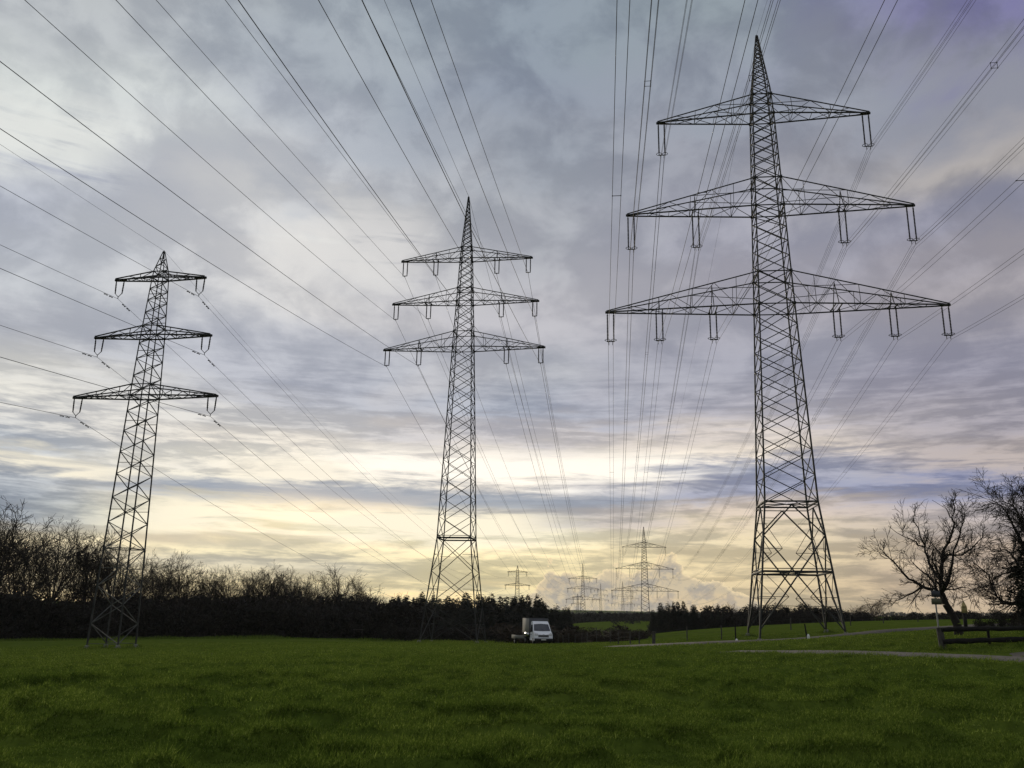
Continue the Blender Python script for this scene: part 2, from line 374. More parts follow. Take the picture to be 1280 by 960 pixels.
_cu = _uv(CT[:, 0], CT[:, 1])
def _phi(d2): return d2 * np.log(d2 + 1e-9) * 0.5
_n = len(CT); _A = np.zeros((_n + 3, _n + 3))
_A[:_n, :_n] = _phi(((_cu[:, None] - _cu[None]) ** 2).sum(-1)) + np.eye(_n) * 0.02
_A[:_n, _n] = 1; _A[:_n, _n + 1:] = _cu; _A[_n, :_n] = 1; _A[_n + 1:, :_n] = _cu.T
_w = np.linalg.solve(_A, np.concatenate([CT[:, 2], np.zeros(3)]))
def ground(x, y):
    x = np.atleast_1d(np.asarray(x, float)); y = np.atleast_1d(np.asarray(y, float)); out = np.empty(len(x))
    for k in range(0, len(x), 40000):
        u = _uv(x[k:k + 40000], y[k:k + 40000])
        out[k:k + 40000] = _phi(((u[:, None] - _cu[None]) ** 2).sum(-1)) @ _w[:_n] + _w[_n] + u @ _w[_n + 1:]
    a = np.abs(np.degrees(np.arctan2(x, y))); r = np.hypot(x, y)
    f = np.clip((170 - a) / 80, 0, 1); f = f * f * (3 - 2 * f)
    out = out * f
    return out * np.clip(r / 4, 0, 1)
def gz(x, y): return float(ground(x, y)[0])

# tracks: centre lines surveyed in the photograph, width in metres
def track_pts(L): return np.array([at(*q)[:2] for q in L])
PATH = track_pts([(1420, 833, 33), (1340, 827.5, 34.5), (1280, 822, 36), (1180, 819.5, 38.5), (1090, 817.5, 41), (1000, 816, 43.5), (920, 814, 46), (890, 813, 47.5)])
TRACK = track_pts([(770, 809.5, 62), (820, 806.5, 66), (870, 804, 69), (920, 802.2, 72), (1000, 798.3, 77), (1090, 792.5, 82), (1175, 787.5, 87), (1280, 783, 95), (1400, 778, 108)])
YARD = np.array([at(1235, 818.5, 38), at(1285, 815.5, 38.5), at(1400, 818, 38)])[:, :2]
def dist_poly(x, y, P):
    d = np.full(len(x), 1e9)
    for a, b in zip(P[:-1], P[1:]):
        ab = b - a; t = np.clip(((x - a[0]) * ab[0] + (y - a[1]) * ab[1]) / (ab @ ab), 0, 1)
        d = np.minimum(d, np.hypot(x - a[0] - ab[0] * t, y - a[1] - ab[1] * t))
    return d
PW, TW = 0.95, 2.4
def micro(x, y):
    r = np.hypot(x, y)
    hum = np.clip(vnoise(x * 1.15 + 11, y * 2.0) + .5 * vnoise(x * 2.6, y * 3.8 + 40) - .06, 0, .22)
    m = vnoise(x * 0.3 + 7, y * 0.45) * 0.14 + hum * 0.72 + vnoise(x * 1.5, y * 2.1 + 5) * 0.10 + vnoise(x * 5.1 + 3, y * 5.1) * 0.04
    m = m * np.clip((75 - r) / 50, 0, 1)
    k = np.clip((np.minimum(dist_poly(x, y, PATH) - PW, dist_poly(x, y, TRACK) - TW) - 0.3) / 1.5, 0, 1)
    k = k * np.clip((dist_poly(x, y, YARD) - 1.4) / 1.5, 0, 1)
    return m * k

azs = np.concatenate([np.arange(-180, -44, 2.0), np.arange(-44, 44, 0.25), np.arange(44, 180, 2.0)])
rr = np.concatenate([[0.3, 1.2, 2.2], np.exp(np.linspace(math.log(3.2), math.log(90), 300)), np.exp(np.linspace(math.log(92), math.log(3600), 120))])
AZ, RR = np.meshgrid(np.radians(azs), rr)
gx = (RR * np.sin(AZ)).ravel(); gy = (RR * np.cos(AZ)).ravel()
gzv = ground(gx, gy) + micro(gx, gy)
na, nr = len(azs), len(rr)
I, J = np.meshgrid(np.arange(nr - 1), np.arange(na), indexing='ij')
J2 = (J + 1) % na
Qg = np.stack([I * na + J, I * na + J2, (I + 1) * na + J2, (I + 1) * na + J], -1).reshape(-1, 4)[:, ::-1]
Vg = np.stack([gx, gy, gzv], 1)
Vg = np.concatenate([Vg, [[0, 0, 0.0]]]); jj = np.arange(na)
Tg = np.stack([np.full(na, len(Vg) - 1), (jj + 1) % na, jj], 1)
gobj = mesh_np('ground', Vg, Qg, Tg, GRASS, smooth_=True); tag(gobj, kind='structure')

def ribbon(name, P, w, m, lift=0.035, seed=0, crown=0.0):
    seg = np.linalg.norm(np.diff(P, axis=0), axis=1); s = np.concatenate([[0], np.cumsum(seg)])
    n = int(s[-1] / 0.5) + 2; t = np.linspace(0, s[-1], n)
    X = np.interp(t, s, P[:, 0]); Y = np.interp(t, s, P[:, 1])
    ker = np.ones(9) / 9; 
    Xs = np.convolve(np.pad(X, 4, 'edge'), ker, 'valid'); Ys = np.convolve(np.pad(Y, 4, 'edge'), ker, 'valid')
    d = np.stack([np.gradient(Xs), np.gradient(Ys)], 1); d /= np.linalg.norm(d, axis=1, keepdims=True); nn = np.stack([d[:, 1], -d[:, 0]], 1)
    rows = []; cols = np.linspace(-1, 1, 7)
    for c in cols:
        e = w * c * (1 + (0.35 * vnoise(t * 0.7 + 17 * c, np.full_like(t, seed + c))  if abs(c) == 1 else 0))
        x = Xs + nn[:, 0] * e; y = Ys + nn[:, 1] * e
        f_ = np.clip(np.minimum(t, t[-1] - t) / 1.5, 0, 1); z = ground(x, y) - .03 * (1 - f_) + ((lift * f_) + crown * (1 - c * c) * np.clip(np.minimum(t, t[-1] - t) / 12, 0, 1) if abs(c) < 1 else -0.02) + vnoise(t * 1.3, np.full_like(t, c * 3)) * 0.012
        rows.append(np.stack([x, y, z], 1))
    V = np.stack(rows, 1).reshape(-1, 3); k = len(cols)
    i, j = np.meshgrid(np.arange(n - 1), np.arange(k - 1), indexing='ij')
    Q = np.stack([i * k + j, i * k + j + 1, (i + 1) * k + j + 1, (i + 1) * k + j], -1).reshape(-1, 4)
    return tag(mesh_np(name, V, Q, None, m, smooth_=True), kind='structure')
ribbon('path', PATH, PW, GRAVEL_L, seed=1)
ribbon('farm_track', TRACK, TW, GRAVEL, seed=2, crown=0.22)
ribbon('gravel_verge', YARD, 1.7, GRAVEL, lift=0.045, seed=3, crown=.10)

# ------------------------------------------------------------------ pylons
class Frame:
    """local frame of a pylon: u across the line, v along it (away from the camera), z up"""
    def __init__(s, x, y, az):
        s.c = np.array([x, y]); a = R_(az); s.d = np.array([math.sin(a), math.cos(a)]); s.r = np.array([math.cos(a), -math.sin(a)]); s.az = az
    def w(s, u, v, z): return np.array([s.c[0] + s.r[0] * u + s.d[0] * v, s.c[1] + s.r[1] * u + s.d[1] * v, z])

SPEC = dict(
 R=dict(prof=[(-0.3, 4.02), (13.3, 2.57), (34.4, 1.84), (46, 1.52), (57.6, 1.17), (61.2, 0.98), (69.06, 0.09)], apex=69.06,
        arms=[(34.53, 38.3, 18.14), (46.24, 49.7, 15.68), (57.95, 60.55, 11.96)],
        ins=[[-1, -.68, -.36, .36, .68, 1], [-1, -.51, .51, 1], [-1, 1]], il=[3.8, 4.6, 4.6], ring=13.3, rho=0.0,
        leg=0.125, br=0.055, chord=0.088, fine=0.036, panel=0.52, base=.43),
 M=dict(prof=[(-1.6, 3.3), (10.45, 1.98), (33.8, 1.2), (40, 0.95), (45.9, 0.72), (48.1, 0.60), (55.05, 0.07)], apex=55.05,
        arms=[(34.04, 36.1, 10.22), (40.19, 42.0, 9.39), (46.11, 47.7, 8.5)],
        ins=[[-1, -.555, .535, 1], [-1, -.5, .5, 1], [-1, -.47, .47, 1]], il=[2.15] * 3, ring=10.45,
        leg=0.09, br=0.044, chord=0.072, fine=0.032, panel=0.62, base=-1.4),
 L=dict(prof=[(-1.7, 1.45), (7, 1.27), (21.2, 0.96), (27.3, 0.80), (33.4, 0.56), (34.3, 0.50), (36.45, 0.06)], apex=36.45,
        arms=[(21.36, 22.45, 7.3), (27.44, 28.4, 6.0), (33.49, 34.15, 4.71)],
        ins=[[-1, 1], [-1, 1], [-1, 1]], il=[1.95] * 3, ring=7.0,
        leg=0.082, br=0.044, chord=0.085, fine=0.036, panel=0.47, base=-1.7))
TOPLEVELS = ['lowest', 'middle', 'top']

def pylon(name, kind, fr, dz, label, group, detail=2, fat=1.0):
    """lattice pylon; dz shifts heights from those of the near pylon of that line. detail 2 near, 1 far, 0 faint"""
    S = SPEC[kind]; z0 = S['base'] + dz
    root = empty(name, tuple(fr.w(0, 0, z0)), -R_(fr.az)); tag(root, label, 'pylon', group)
    zs = np.array([p[0] for p in S['prof']]) ; ws = np.array([p[1] for p in S['prof']])
    wat = lambda z: float(np.interp(z, zs, ws))
    # local: x across, y along, z measured from base
    def P(u, v, z): return np.array([u, v, z - S['base']])
    corners = [(-1, -1), (1, -1), (1, 1), (-1, 1)]
    for (cu, cv) in corners:
        wb = wat(S['base']); p = fr.w(cu * wb, cv * wb, 0)
        zg = gz(p[0], p[1]) - dz if detail == 2 else S['base']
        m = MB(); zz_ = [zg + 0.22 if detail == 2 else zg - 3] + [z for z in zs if z > S['base'] + 1]
        pts = [P(cu * wat(z), cv * wat(z), z) for z in zz_]
        rad = [S['leg'] * fat * (1 - 0.45 * max(0, z) / S['apex']) for z in zz_]
        m.segs(pts[:-1], pts[1:], rad[:-1], rad[1:])
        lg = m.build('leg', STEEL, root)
        if detail == 2:
            f = MB(); wz = wat(zg)
            for k, (h0, h1, q0, q1) in enumerate(((-.5, .10, .30, .30), (.10, .30, .24, .18))):
                a = P(cu * wz, cv * wz, zg + h0); b = P(cu * wz, cv * wz, zg + h1); f.segs([a], [b], q0, q1, 12)
            f.add(np.array([P(cu * wz + .18 * math.cos(t), cv * wz + .18 * math.sin(t), zg + .30) for t in np.arange(12) * math.pi / 6] + [P(cu * wz, cv * wz, zg + .30)]), None, [[12, k, (k + 1) % 12] for k in range(12)])
            f.build('footing', CONC, lg)
    faces = [((-1, -1), (1, -1)), ((1, -1), (1, 1)), ((1, 1), (-1, 1)), ((-1, 1), (-1, -1))]
    A, B, RD = [], [], []
    def bar(a, b, r): A.append(a); B.append(b); RD.append(r * fat)
    def cp(c, z): w = wat(z); return P(c[0] * w, c[1] * w, z)
    key = sorted([S['ring'], S['apex']] + [z for a in S['arms'] for z in a[:2]])
    z = S['base'] + 0.4
    levels = []
    if kind == 'R':
        zr = S['ring']; z10, z6 = 9.9, 6.4; zb = 0.9
        for f, (c1, c2) in enumerate(faces):
            mid = lambda z: (cp(c1, z) + cp(c2, z)) / 2
            bar(cp(c1, zr), cp(c2, zr), S['chord'] * 1.2); bar(cp(c1, zr - .35), cp(c2, zr - .35), S['br'])
            bar(mid(zr - .35), cp(c1, z10), S['chord']); bar(mid(zr - .35), cp(c2, z10), S['chord'])
            bar(cp(c1, z10), cp(c2, zb), S['chord']); bar(cp(c2, z10), cp(c1, zb), S['chord'])
            bar(cp(c1, z6), cp(c2, z6), S['chord'] * 1.5)
            bar(cp(c1, z6 + .28), cp(c2, z6 + .28), S['br'])
            for zf, t in ((11.6, .22), (8.6, .30), (4.0, .36), (2.6, .18)):
                bar(cp(c1, zf), cp(c1, zf) * (1 - t) + cp(c2, zf) * t, S['fine']); bar(cp(c2, zf), cp(c2, zf) * (1 - t) + cp(c1, zf) * t, S['fine'])
            for ca, cb in ((c1, c2), (c2, c1)):
                q = cp(ca, 4.0) * .64 + cp(cb, 4.0) * .36
                bar(cp(ca, z6), q, S['fine']); bar(q, cp(ca, 1.6), S['fine'])
                q2 = cp(ca, 8.6) * .7 + cp(cb, 8.6) * .3
                bar(cp(ca, 11.2), q2, S['fine']); bar(cp(ca, 7.2), q2, S['fine'])
        bar(cp(corners[0], zr), cp(corners[2], zr), S['br']); bar(cp(corners[1], zr), cp(corners[3], zr), S['br'])
        bar(cp(corners[0], z6), cp(corners[2], z6), S['br']); bar(cp(corners[1], z6), cp(corners[3], z6), S['br'])
        z = zr
    elif kind == 'M':
        zl = [-1.2, 2.6, 6.6, 10.45]
        for za, zb in zip(zl, zl[1:]):
            for c1, c2 in faces:
                bar(cp(c1, za), cp(c2, zb), S['br'] * 1.1); bar(cp(c2, za), cp(c1, zb), S['br'] * 1.1)
                for c in (c1, c2):
                    o_ = c2 if c is c1 else c1; q = cp(c, (za + zb) / 2) * .76 + cp(o_, (za + zb) / 2) * .24
                    bar(cp(c, (za + zb) / 2), q, S['fine'])
        for c1, c2 in faces: bar(cp(c1, S['ring']), cp(c2, S['ring']), S['chord'] * 1.5); bar(cp(c1, S['ring'] + .25), cp(c2, S['ring'] + .25), S['br'])
        z = S['ring']
    top_stop = S['apex'] - 0.7
    k = 0
    while z < top_stop - 0.2:
        w = wat(z); h = max(0.55, 2 * w * S['panel'] * (1.0 if z > 5 or kind != 'L' else 1.25)); zn = min(z + h, top_stop)
        for q in key:
            if z + 0.05 < q < zn + h * 0.45: zn = q; break
        for f, (c1, c2) in enumerate(faces):
            if kind == 'L':
                if (k + f) % 2: bar(cp(c1, z), cp(c2, zn), S['br'])
                else: bar(cp(c2, z), cp(c1, zn), S['br'])
                if detail and k % 4 == 0 and f % 2 == 0: bar(cp(c1, z), cp(c2, z), S['fine'])
            else:
                bar(cp(c1, z), cp(c2, zn), S['br']); bar(cp(c2, z), cp(c1, zn), S['br'])
            if zn in key: bar(cp(c1, zn), cp(c2, zn), S['br'] * 1.3)
        k += 1; z = zn
    m = MB(); m.segs(A, B, RD); 
    if detail == 2:      # gusset plates where the arms meet the mast
        for a in S['arms']:
            for zq in a[:2]:
                for c in corners: gs = {'R': .26, 'M': .19, 'L': .13}[kind]; m.box(cp(c, zq), (gs, gs, gs * 1.15))
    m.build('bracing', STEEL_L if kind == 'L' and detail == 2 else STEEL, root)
    cap = MB(); tp = P(0, 0, S['apex']); cap.segs([tp - [0, 0, .75]], [tp + [0, 0, .12]], .11 * fat, .05, 8); cap.box(tp - [0, 0, .05], (.2, .2, .14)); cap.build('peak_cap', STEEL, root)
    # crossarms
    for li, (zb, zt, ln) in enumerate(S['arms']):
        A, B, RD = [], [], []
        for sgn in (-1, 1):
            wb_, wt_ = wat(zb), wat(zt); tipw = 0.16
            tip = lambda v: P(sgn * ln, v * tipw, zb + 0.02)
            nb = {'R': [7, 6, 5], 'M': [6, 6, 5], 'L': [5, 4, 3]}[kind][li]
            if detail == 0: nb = 3
            bb = {}; tt = {}
            for v in (-1, 1):
                b0, t0 = P(sgn * wb_, v * wb_, zb), P(sgn * wt_, v * wt_, zt)
                bar(b0, tip(v), S['chord']); bar(t0, tip(v) + [0, 0, .12], S['chord'] * .8)
                bb[v] = [b0 + (tip(v) - b0) * t for t in np.linspace(0, 1, nb + 1)]
                tt[v] = [t0 + (tip(v) + [0, 0, .12] - t0) * t for t in np.linspace(0, 1, nb + 1)]
                for j in range(nb):
                    if 0 < j < nb - 1 and j % 2 == 1: bar(bb[v][j], tt[v][j], S['fine'])
                    if j < nb - 1 and detail:
                        bar(*( (tt[v][j], bb[v][j + 1]) if j % 2 == 0 else (bb[v][j], tt[v][j + 1])), S['fine'])
                if kind == 'R' and detail:      # secondary chord half way up the deep root bays
                    h0 = b0 * .5 + t0 * .5; bar(h0, tt[v][nb // 2], S['fine'] * 1.1)
            for j in range(nb):
                bar(bb[-1][j], bb[1][j], S['fine'])
                if detail:
                    bar(*((bb[-1][j], bb[1][j + 1]) if j % 2 else (bb[1][j], bb[-1][j + 1])), S['fine'])
            a_ = P(sgn * (ln - (1.1 if kind == 'L' else .95)), 0, zb + .03); b_ = P(sgn * (ln + .12), 0, zb + .03)
            bar(a_, b_, .15 if kind != 'L' else .13)
            if kind == 'L':
                for v in (-1, 1): bar(P(sgn * wb_, v * wb_, zb), P(-sgn * wb_, v * wb_, zb), S['chord'])
            # hangers over inner insulators
            for fx in S['ins'][li]:
                if fx * sgn > 0 and abs(fx) < 1 and detail:
                    x = sgn * ln * abs(fx); t = (abs(x) - wb_) / (ln - wb_); yw = wb_ + (tipw - wb_) * t
                    for dx_ in (-.34, .34):
                        bar(P(x + dx_, -yw, zb - .02), P(x + dx_, yw, zb - .02), .07)
                    bar(P(x, -yw, zb), P(x, 0, zt + (zb + .14 - zt) * t + .15), S['br']); bar(P(x, yw, zb), P(x, 0, zt + (zb + .14 - zt) * t + .15), S['br'])
        m = MB(); m.segs(A, B, RD); m.build('crossarm', STEEL, root)
    # insulators
    pos = []
    for li, (zb, zt, ln) in enumerate(S['arms']):
        il = S['il'][li]
        for fx in S['ins'][li]:
            u = ln * fx
            if abs(fx) == 1: u -= math.copysign(.45, fx)
            pos.append((li, fx, u, zb - il))
            if detail == 2:
                ins = empty('insulator', (u, 0, zb - S['base']), 0, root)
                hw = {'R': .34, 'M': .27, 'L': .42}[kind]
                for sx in (-1, 1):
                    r = MB(); e = {'R': il - .45, 'M': il - .18, 'L': il - .55}[kind]
                    xb = hw * sx * (.86 if kind == 'L' else 1.0)
                    a = np.array([sx * hw, 0, 0]); b = np.array([xb, 0, -e]); r.segs([a], [b], .055, .055, 6)
                    ns = int(e / .16)
                    for q in range(2, ns - 1):
                        c = a + (b - a) * (q / ns); r.segs([c], [c + (b - a) / ns * .5], (.082 if kind != 'R' else .105), .06, 8)
                    r.build('insulator_rod', CERAM, ins)
                    if kind == 'R':
                        MB().torus((xb, 0, -e + .12), .30, .032).build('guard_ring', STEEL, ins)
                y = MB()
                if kind == 'R':
                    y.segs([(-hw - .08, 0, -il + .42)], [(hw + .08, 0, -il + .42)], .06); y.segs([(-.2, 0, -il + .42), (.2, 0, -il + .42)], [(-.2, 0, -il - .0), (.2, 0, -il - .0)], .04)
                elif kind == 'M':
                    y.segs([(-hw - .03, 0, -il + .18)], [(hw + .03, 0, -il + .18)], .055); y.segs([(0, 0, -il + .18)], [(0, 0, -il)], .05)
                else:
                    y.segs([(-hw * .86, 0, -il + .56), (hw * .86, 0, -il + .56), (0, 0, -il + .22)], [(0, 0, -il + .2), (0, 0, -il + .2), (0, 0, -il)], .035)
                y.build('yoke', STEEL, ins)
            else:
                MB().segs([(u - .15, 0, zb - S['base']), (u + .15, 0, zb - S['base'])], [(u - .15, 0, zb - S['base'] - il), (u + .15, 0, zb - S['base'] - il)], .06 * fat, .06 * fat, 4).build('insulator', CERAM, root)
    if detail == 2:
        pl = MB(); pl2 = MB()
        if kind == 'R':
            pl.box((-1.3, -wat(2.9) - .06, 2.75 - S['base']), (.42, .05, .5)); pl2.box((1.4, -wat(2.9) - .06, 2.75 - S['base']), (.42, .05, .5))
            bz = MB(); bz.segs([P(-wat(3.15), -wat(3.15), 3.15), P(-1.3, -wat(3.0), 3.15), P(1.4, -wat(3.0), 3.15)], [P(wat(3.15), -wat(3.15), 3.15), P(-1.3, -wat(2.9) - .05, 2.8), P(1.4, -wat(2.9) - .05, 2.8)], .03)
            bz.build('sign_rail', STEEL, root); pl.build('warning_plate', WOODD, root); pl2.build('warning_plate', WOODD, root)
    return root, pos

FR = dict(R=Frame(28.35179, 88.57300, 6.9729), M=Frame(-6.18881, 103.81570, 7.2363), L=Frame(-35.23479, 80.63814, 7.4706))
F2 = dict(R=Frame(74.2, 481.3, 6.9), M=Frame(44.5, 528.1, 7.1), L=Frame(4.3, 415.0, 7.0))
DZ2 = dict(R=-18.03, M=-21.7, L=-11.5)
F3 = dict(R=Frame(179.2, 1388.5, 7.0), M=Frame(119.3, 1143.8, 7.1), L=Frame(62.5, 797.6, 7.0))
DZ3 = dict(R=-10.3, M=-9.4, L=-13.6)
NEAR = dict(R='tallest lattice pylon by the farm track, its lowest crossarm carrying six insulators',
            M='slim lattice pylon with three crossarms of nearly equal width, four insulators on each',
            L='small narrow lattice pylon in the meadow with two V-shaped insulators on each crossarm')
FAR = dict(R='largest of the far pylons, with wide triangular crossarms, above the valley wood',
           M='far pylon with three short equal crossarms, between the conifer hill and the largest far pylon',
           L='far pylon with its foot hidden behind the conifer hill above the van')
FAINT = dict(R='faint broad pylon in the haze just left of the largest far pylon',
             M='faint thin pylon in the haze right of the far pylon with three equal crossarms',
             L='faint short pylon in the haze left of the far pylon with three equal crossarms')
ATT = {}
for k in 'RML':
    _, ATT[k] = pylon('pylon', k, FR[k], 0.0, NEAR[k], 'pylons near the camera')
    pylon('pylon', k, F2[k], DZ2[k], FAR[k], 'pylons across the valley', 1, 1.25)
    pylon('pylon', k, F3[k], DZ3[k], FAINT[k], 'pylons in the far haze', 0, 1.9)
pylon('pylon', 'R', Frame(246.9, 1783.0, 8), -5, 'faintest broad pylon in the haze just under the largest far pylon', 'pylons in the far haze', 0, 2.0)

# ------------------------------------------------------------------ cables
BACK = dict(R=[(-.10, .00060, .015), (-.105, .00060, .013), (-.085, .00055, .024)], M=[(-.15, .00034, .010), (-.152, .00034, .014), (-.13, .00010, .010)], L=[(-.10, .0002, 0)] * 3)
SAG = dict(R=12.0, M=13.0, L=10.0)
SENSE = {-1: 'left', 1: 'right'}
PY = dict(R='tallest pylon', M='slim four-insulator pylon', L='small left pylon')
def course(k, li, u, z, du=0.0, dzz=0.0):
    a, b, c_ = BACK[k][li] if k != 'R' else BACK[k][li]
    fr = FR[k]; sgn = 1 if True else 0
    back = []
    for s in np.concatenate([np.arange(165, 8, -4.0), np.array([6, 4, 2.5, 1.2, 0.5])]):
        back.append(fr.w(u + c_ * s + du, -s, z + a * s + b * s * s + dzz))
    p0 = fr.w(u + du, 0, z + dzz); pts = back + [p0]
    for (fa, za, fb, zb, sag, n) in ((fr, z, F2[k], z + DZ2[k], SAG[k], 60), (F2[k], z + DZ2[k], F3[k], z + DZ3[k], SAG[k] * 1.3, 24)):
        q0 = fa.w(u + du, 0, za + dzz); q1 = fb.w(u + du, 0, zb + dzz)
        for t in (np.concatenate([[.0015, .004, .008], np.linspace(.012, 1, n)]) if fa is fr else np.linspace(0, 1, n)[1:]):
            p = q0 + (q1 - q0) * t; p[2] -= 4 * sag * t * (1 - t); pts.append(p)
    return np.array(pts), len(back)
RAD = dict(R=.0165, M=.022, L=.020)
for k in 'RML':
    for (li, fx, u, z) in ATT[k]:
        side = 'left' if fx < 0 else 'right'
        same = sorted([f for (l2, f, _, _) in ATT[k] if l2 == li and (f < 0) == (fx < 0)], key=abs)
        which = 'inner' if (len(same) > 1 and fx == same[0]) else ('outer' if len(same) > 1 and fx == same[-1] else ('middle' if len(same) > 1 else ''))
        where = f'{side} {which} insulator' if which else f'{side} insulator'
        lev = TOPLEVELS[li]
        offs = {'R': ([(-.27, 0)], [(.27, 0)]) if li == 0 else ([(-.21, .0)], [(.21, .0)], [(-.21, -.42)], [(.21, -.42)]), 'M': ([(0, 0)],), 'L': ([(0, 0)],)}[k]
        offs = [o[0] for o in offs]
        word = 'twin cable' if len(offs) == 2 else ('bundle of four cables' if len(offs) == 4 else 'single cable')
        label = f'{word} on the {where} of the {lev} crossarm, {PY[k]}'
        p0 = FR[k].w(u, 0, z)
        if len(offs) > 1:
            root = empty('cable_bundle', tuple(p0)); tag(root, label, 'power line', 'cable bundles of the tallest pylon')
            all_ = []
            for (du, dv) in offs:
                pts, nb = course(k, li, u, z, du, dv); all_.append(pts - p0)
                MB().path(pts - p0, RAD[k], 4).build('cable', WIRE, root)
            T = all_[0]; dist = np.linalg.norm(T - all_[0][nb], axis=1) * np.where(np.arange(len(T)) < nb, -1, 1)
            for sd in (-78, -42, 48, 108, 175):
                i = int(np.abs(dist - sd - 3 * li).argmin()); m = MB(); cyc = [a_[i] for a_ in all_]
                if len(cyc) == 4: cyc = [cyc[0], cyc[1], cyc[3], cyc[2]]; m.segs(cyc, cyc[1:] + cyc[:1], .017)
                else: m.segs(cyc[:1], cyc[1:], .022)
                for q in cyc: m.box(q, (.05, .09, .05))
                m.build('spacer', STEEL, root)
        else:
            pts, nb = course(k, li, u, z); 
            o = MB().path(pts - p0, RAD[k], 4).build('cable', WIRE); o.location = tuple(p0)
            tag(o, label, 'power line', 'single cables of the ' + PY[k])
            if k == 'L':
                P_ = pts - p0
                for sgn in (-1, 1):
                    for d0 in (.9, 1.75):
                        i0 = nb; q = P_[nb + sgn * (3 if sgn > 0 else 4)]; dr = q / np.linalg.norm(q)
                        a = dr * d0; b = dr * (d0 + .55); m = MB(); dn = np.array([0, 0, -.11])
                        m.segs([a + dn, a + dn, b + dn - dr * .16, (a + b) / 2], [b + dn, a + dn + dr * .16, b + dn, (a + b) / 2 + dn], [.022, .055, .055, .03]); m.build('damper', STEEL, o)
    # earth wire on the peak
    zt = SPEC[k]['apex']; a, b, c_ = BACK[k][2]
    p0 = FR[k].w(0, 0, zt + .1)
    BACK[k].append((a * .8, b * .8, c_)); pts, nb = course(k, 3, 0, zt + .1)
    o = MB().path(pts - p0, .013 if k != 'M' else .02, 4).build('earth_wire', WIRE); o.location = tuple(p0)
    tag(o, {'R': 'thin earth wire running over the peak of the tallest pylon', 'M': 'earth wire running over the peak of the slim four-insulator pylon', 'L': 'very thin earth wire running over the peak of the small left pylon'}[k], 'power line', 'earth wires')

# ------------------------------------------------------------------ trees
class Wood:
    def __init__(s): s.a = []; s.b = []; s.r = []; s.q = []
    def add(s, p, q, r0, r1): s.a.append(p); s.b.append(q); s.r.append(r0); s.q.append(r1)
    def mb(s, n=3, lo=0, hi=1e9):
        r = np.array(s.r); k = (r >= lo) & (r < hi); m = MB()
        m.segs(np.array(s.a)[k], np.array(s.b)[k], r[k], np.array(s.q)[k], n); return m
def unit(v): return v / (math.sqrt(v[0]*v[0] + v[1]*v[1] + v[2]*v[2]) + 1e-9)
def side_dir(rng, d, ang):
    a = unit(np.cross(d, np.array([rng.gauss(0, 1), rng.gauss(0, 1), rng.gauss(0, 1)])))
    return unit(d * math.cos(ang) + a * math.sin(ang))
def grow(rng, W, p, d, L, r, lvl, maxl, trop, kids, spread, minr, wig=0.16, first=0.15):
    n = max(2, int(L / (0.9 if lvl < 2 else 0.55)) ) if lvl < maxl else 2
    n = min(n, 9); step = L / n; pts = [p]
    for i in range(n):
        d = unit(d + np.array([rng.gauss(0, wig), rng.gauss(0, wig), rng.gauss(0, wig) + trop]))
        q = p + d * step; r1 = max(minr, r * (1 - 0.8 / n) if i < n - 1 else r * 0.55)
        W.add(p, q, r, r1)
        if lvl < maxl and (i + 1) / n > first:
            nk = kids[lvl] / n; k = int(nk) + (rng.random() < nk - int(nk))
            for _ in range(k):
                t = rng.random(); cl = L * rng.uniform(0.38, 0.68) * (1.15 - 0.5 * i / n)
                grow(rng, W, p + (q - p) * t, side_dir(rng, d, rng.uniform(*spread)), cl, max(minr, r1 * rng.uniform(.45, .65)), lvl + 1, maxl, trop * .9, kids, spread, minr, wig * 1.15, 0.12)
        p, r = q, r1
def bare_tree(seed, h=18.0, wide=1.0, minr=0.018, dens=1.0, trunk_frac=0.32):
    rng = random.Random(seed); W = Wood(); p = np.zeros(3); d = np.array([rng.gauss(0, .05), rng.gauss(0, .05), 1.0]); r = h * 0.019
    n = 7; top = h * (trunk_frac + .16); kids = (0, 7.5 * dens, 6.5 * dens, 3.4 * dens)
    for i in range(n):
        d = unit(d + np.array([rng.gauss(0, .05), rng.gauss(0, .05), .12])); q = p + d * top / n; W.add(p, q, r, r * .93)
        f = (i + 1) / n
        if f > .55 and rng.random() < .9:
            grow(rng, W, q, side_dir(rng, d, rng.uniform(.7, 1.15)), h * rng.uniform(.24, .34) * wide, r * rng.uniform(.32, .45), 1, 4, .06, kids, (.35, .8), minr, .13)
        p, r = q, r * .93
    k = rng.randint(5, 7)
    for i in range(k):          # the stem divides into leaders that fan out to a rounded crown
        a = 6.283 * (i + rng.uniform(-.3, .3)) / k; tl = rng.uniform(.18, .62) * wide if i else .05
        dd = unit(np.array([math.cos(a) * math.sin(tl), math.sin(a) * math.sin(tl), math.cos(tl)])); L = (h - top) * (.98 - .22 * tl)
        grow(rng, W, p, dd, L, r * rng.uniform(.5, .68), 1, 4, .03, kids, (.35, .8), minr, .11)
    return W
def tree_proto(name, W, tm, bm=BARK, split=0.10):
    root = empty(name); a = W.mb(5, split).build('trunk', bm, root); b = W.mb(3, 0, split).build('crown', tm, root)
    return root, [a, b]
def height_of(W): return max(float(np.percentile(np.array(W.b)[:, 2], 98.0)), .1)      # a few stray twigs may reach past the crown

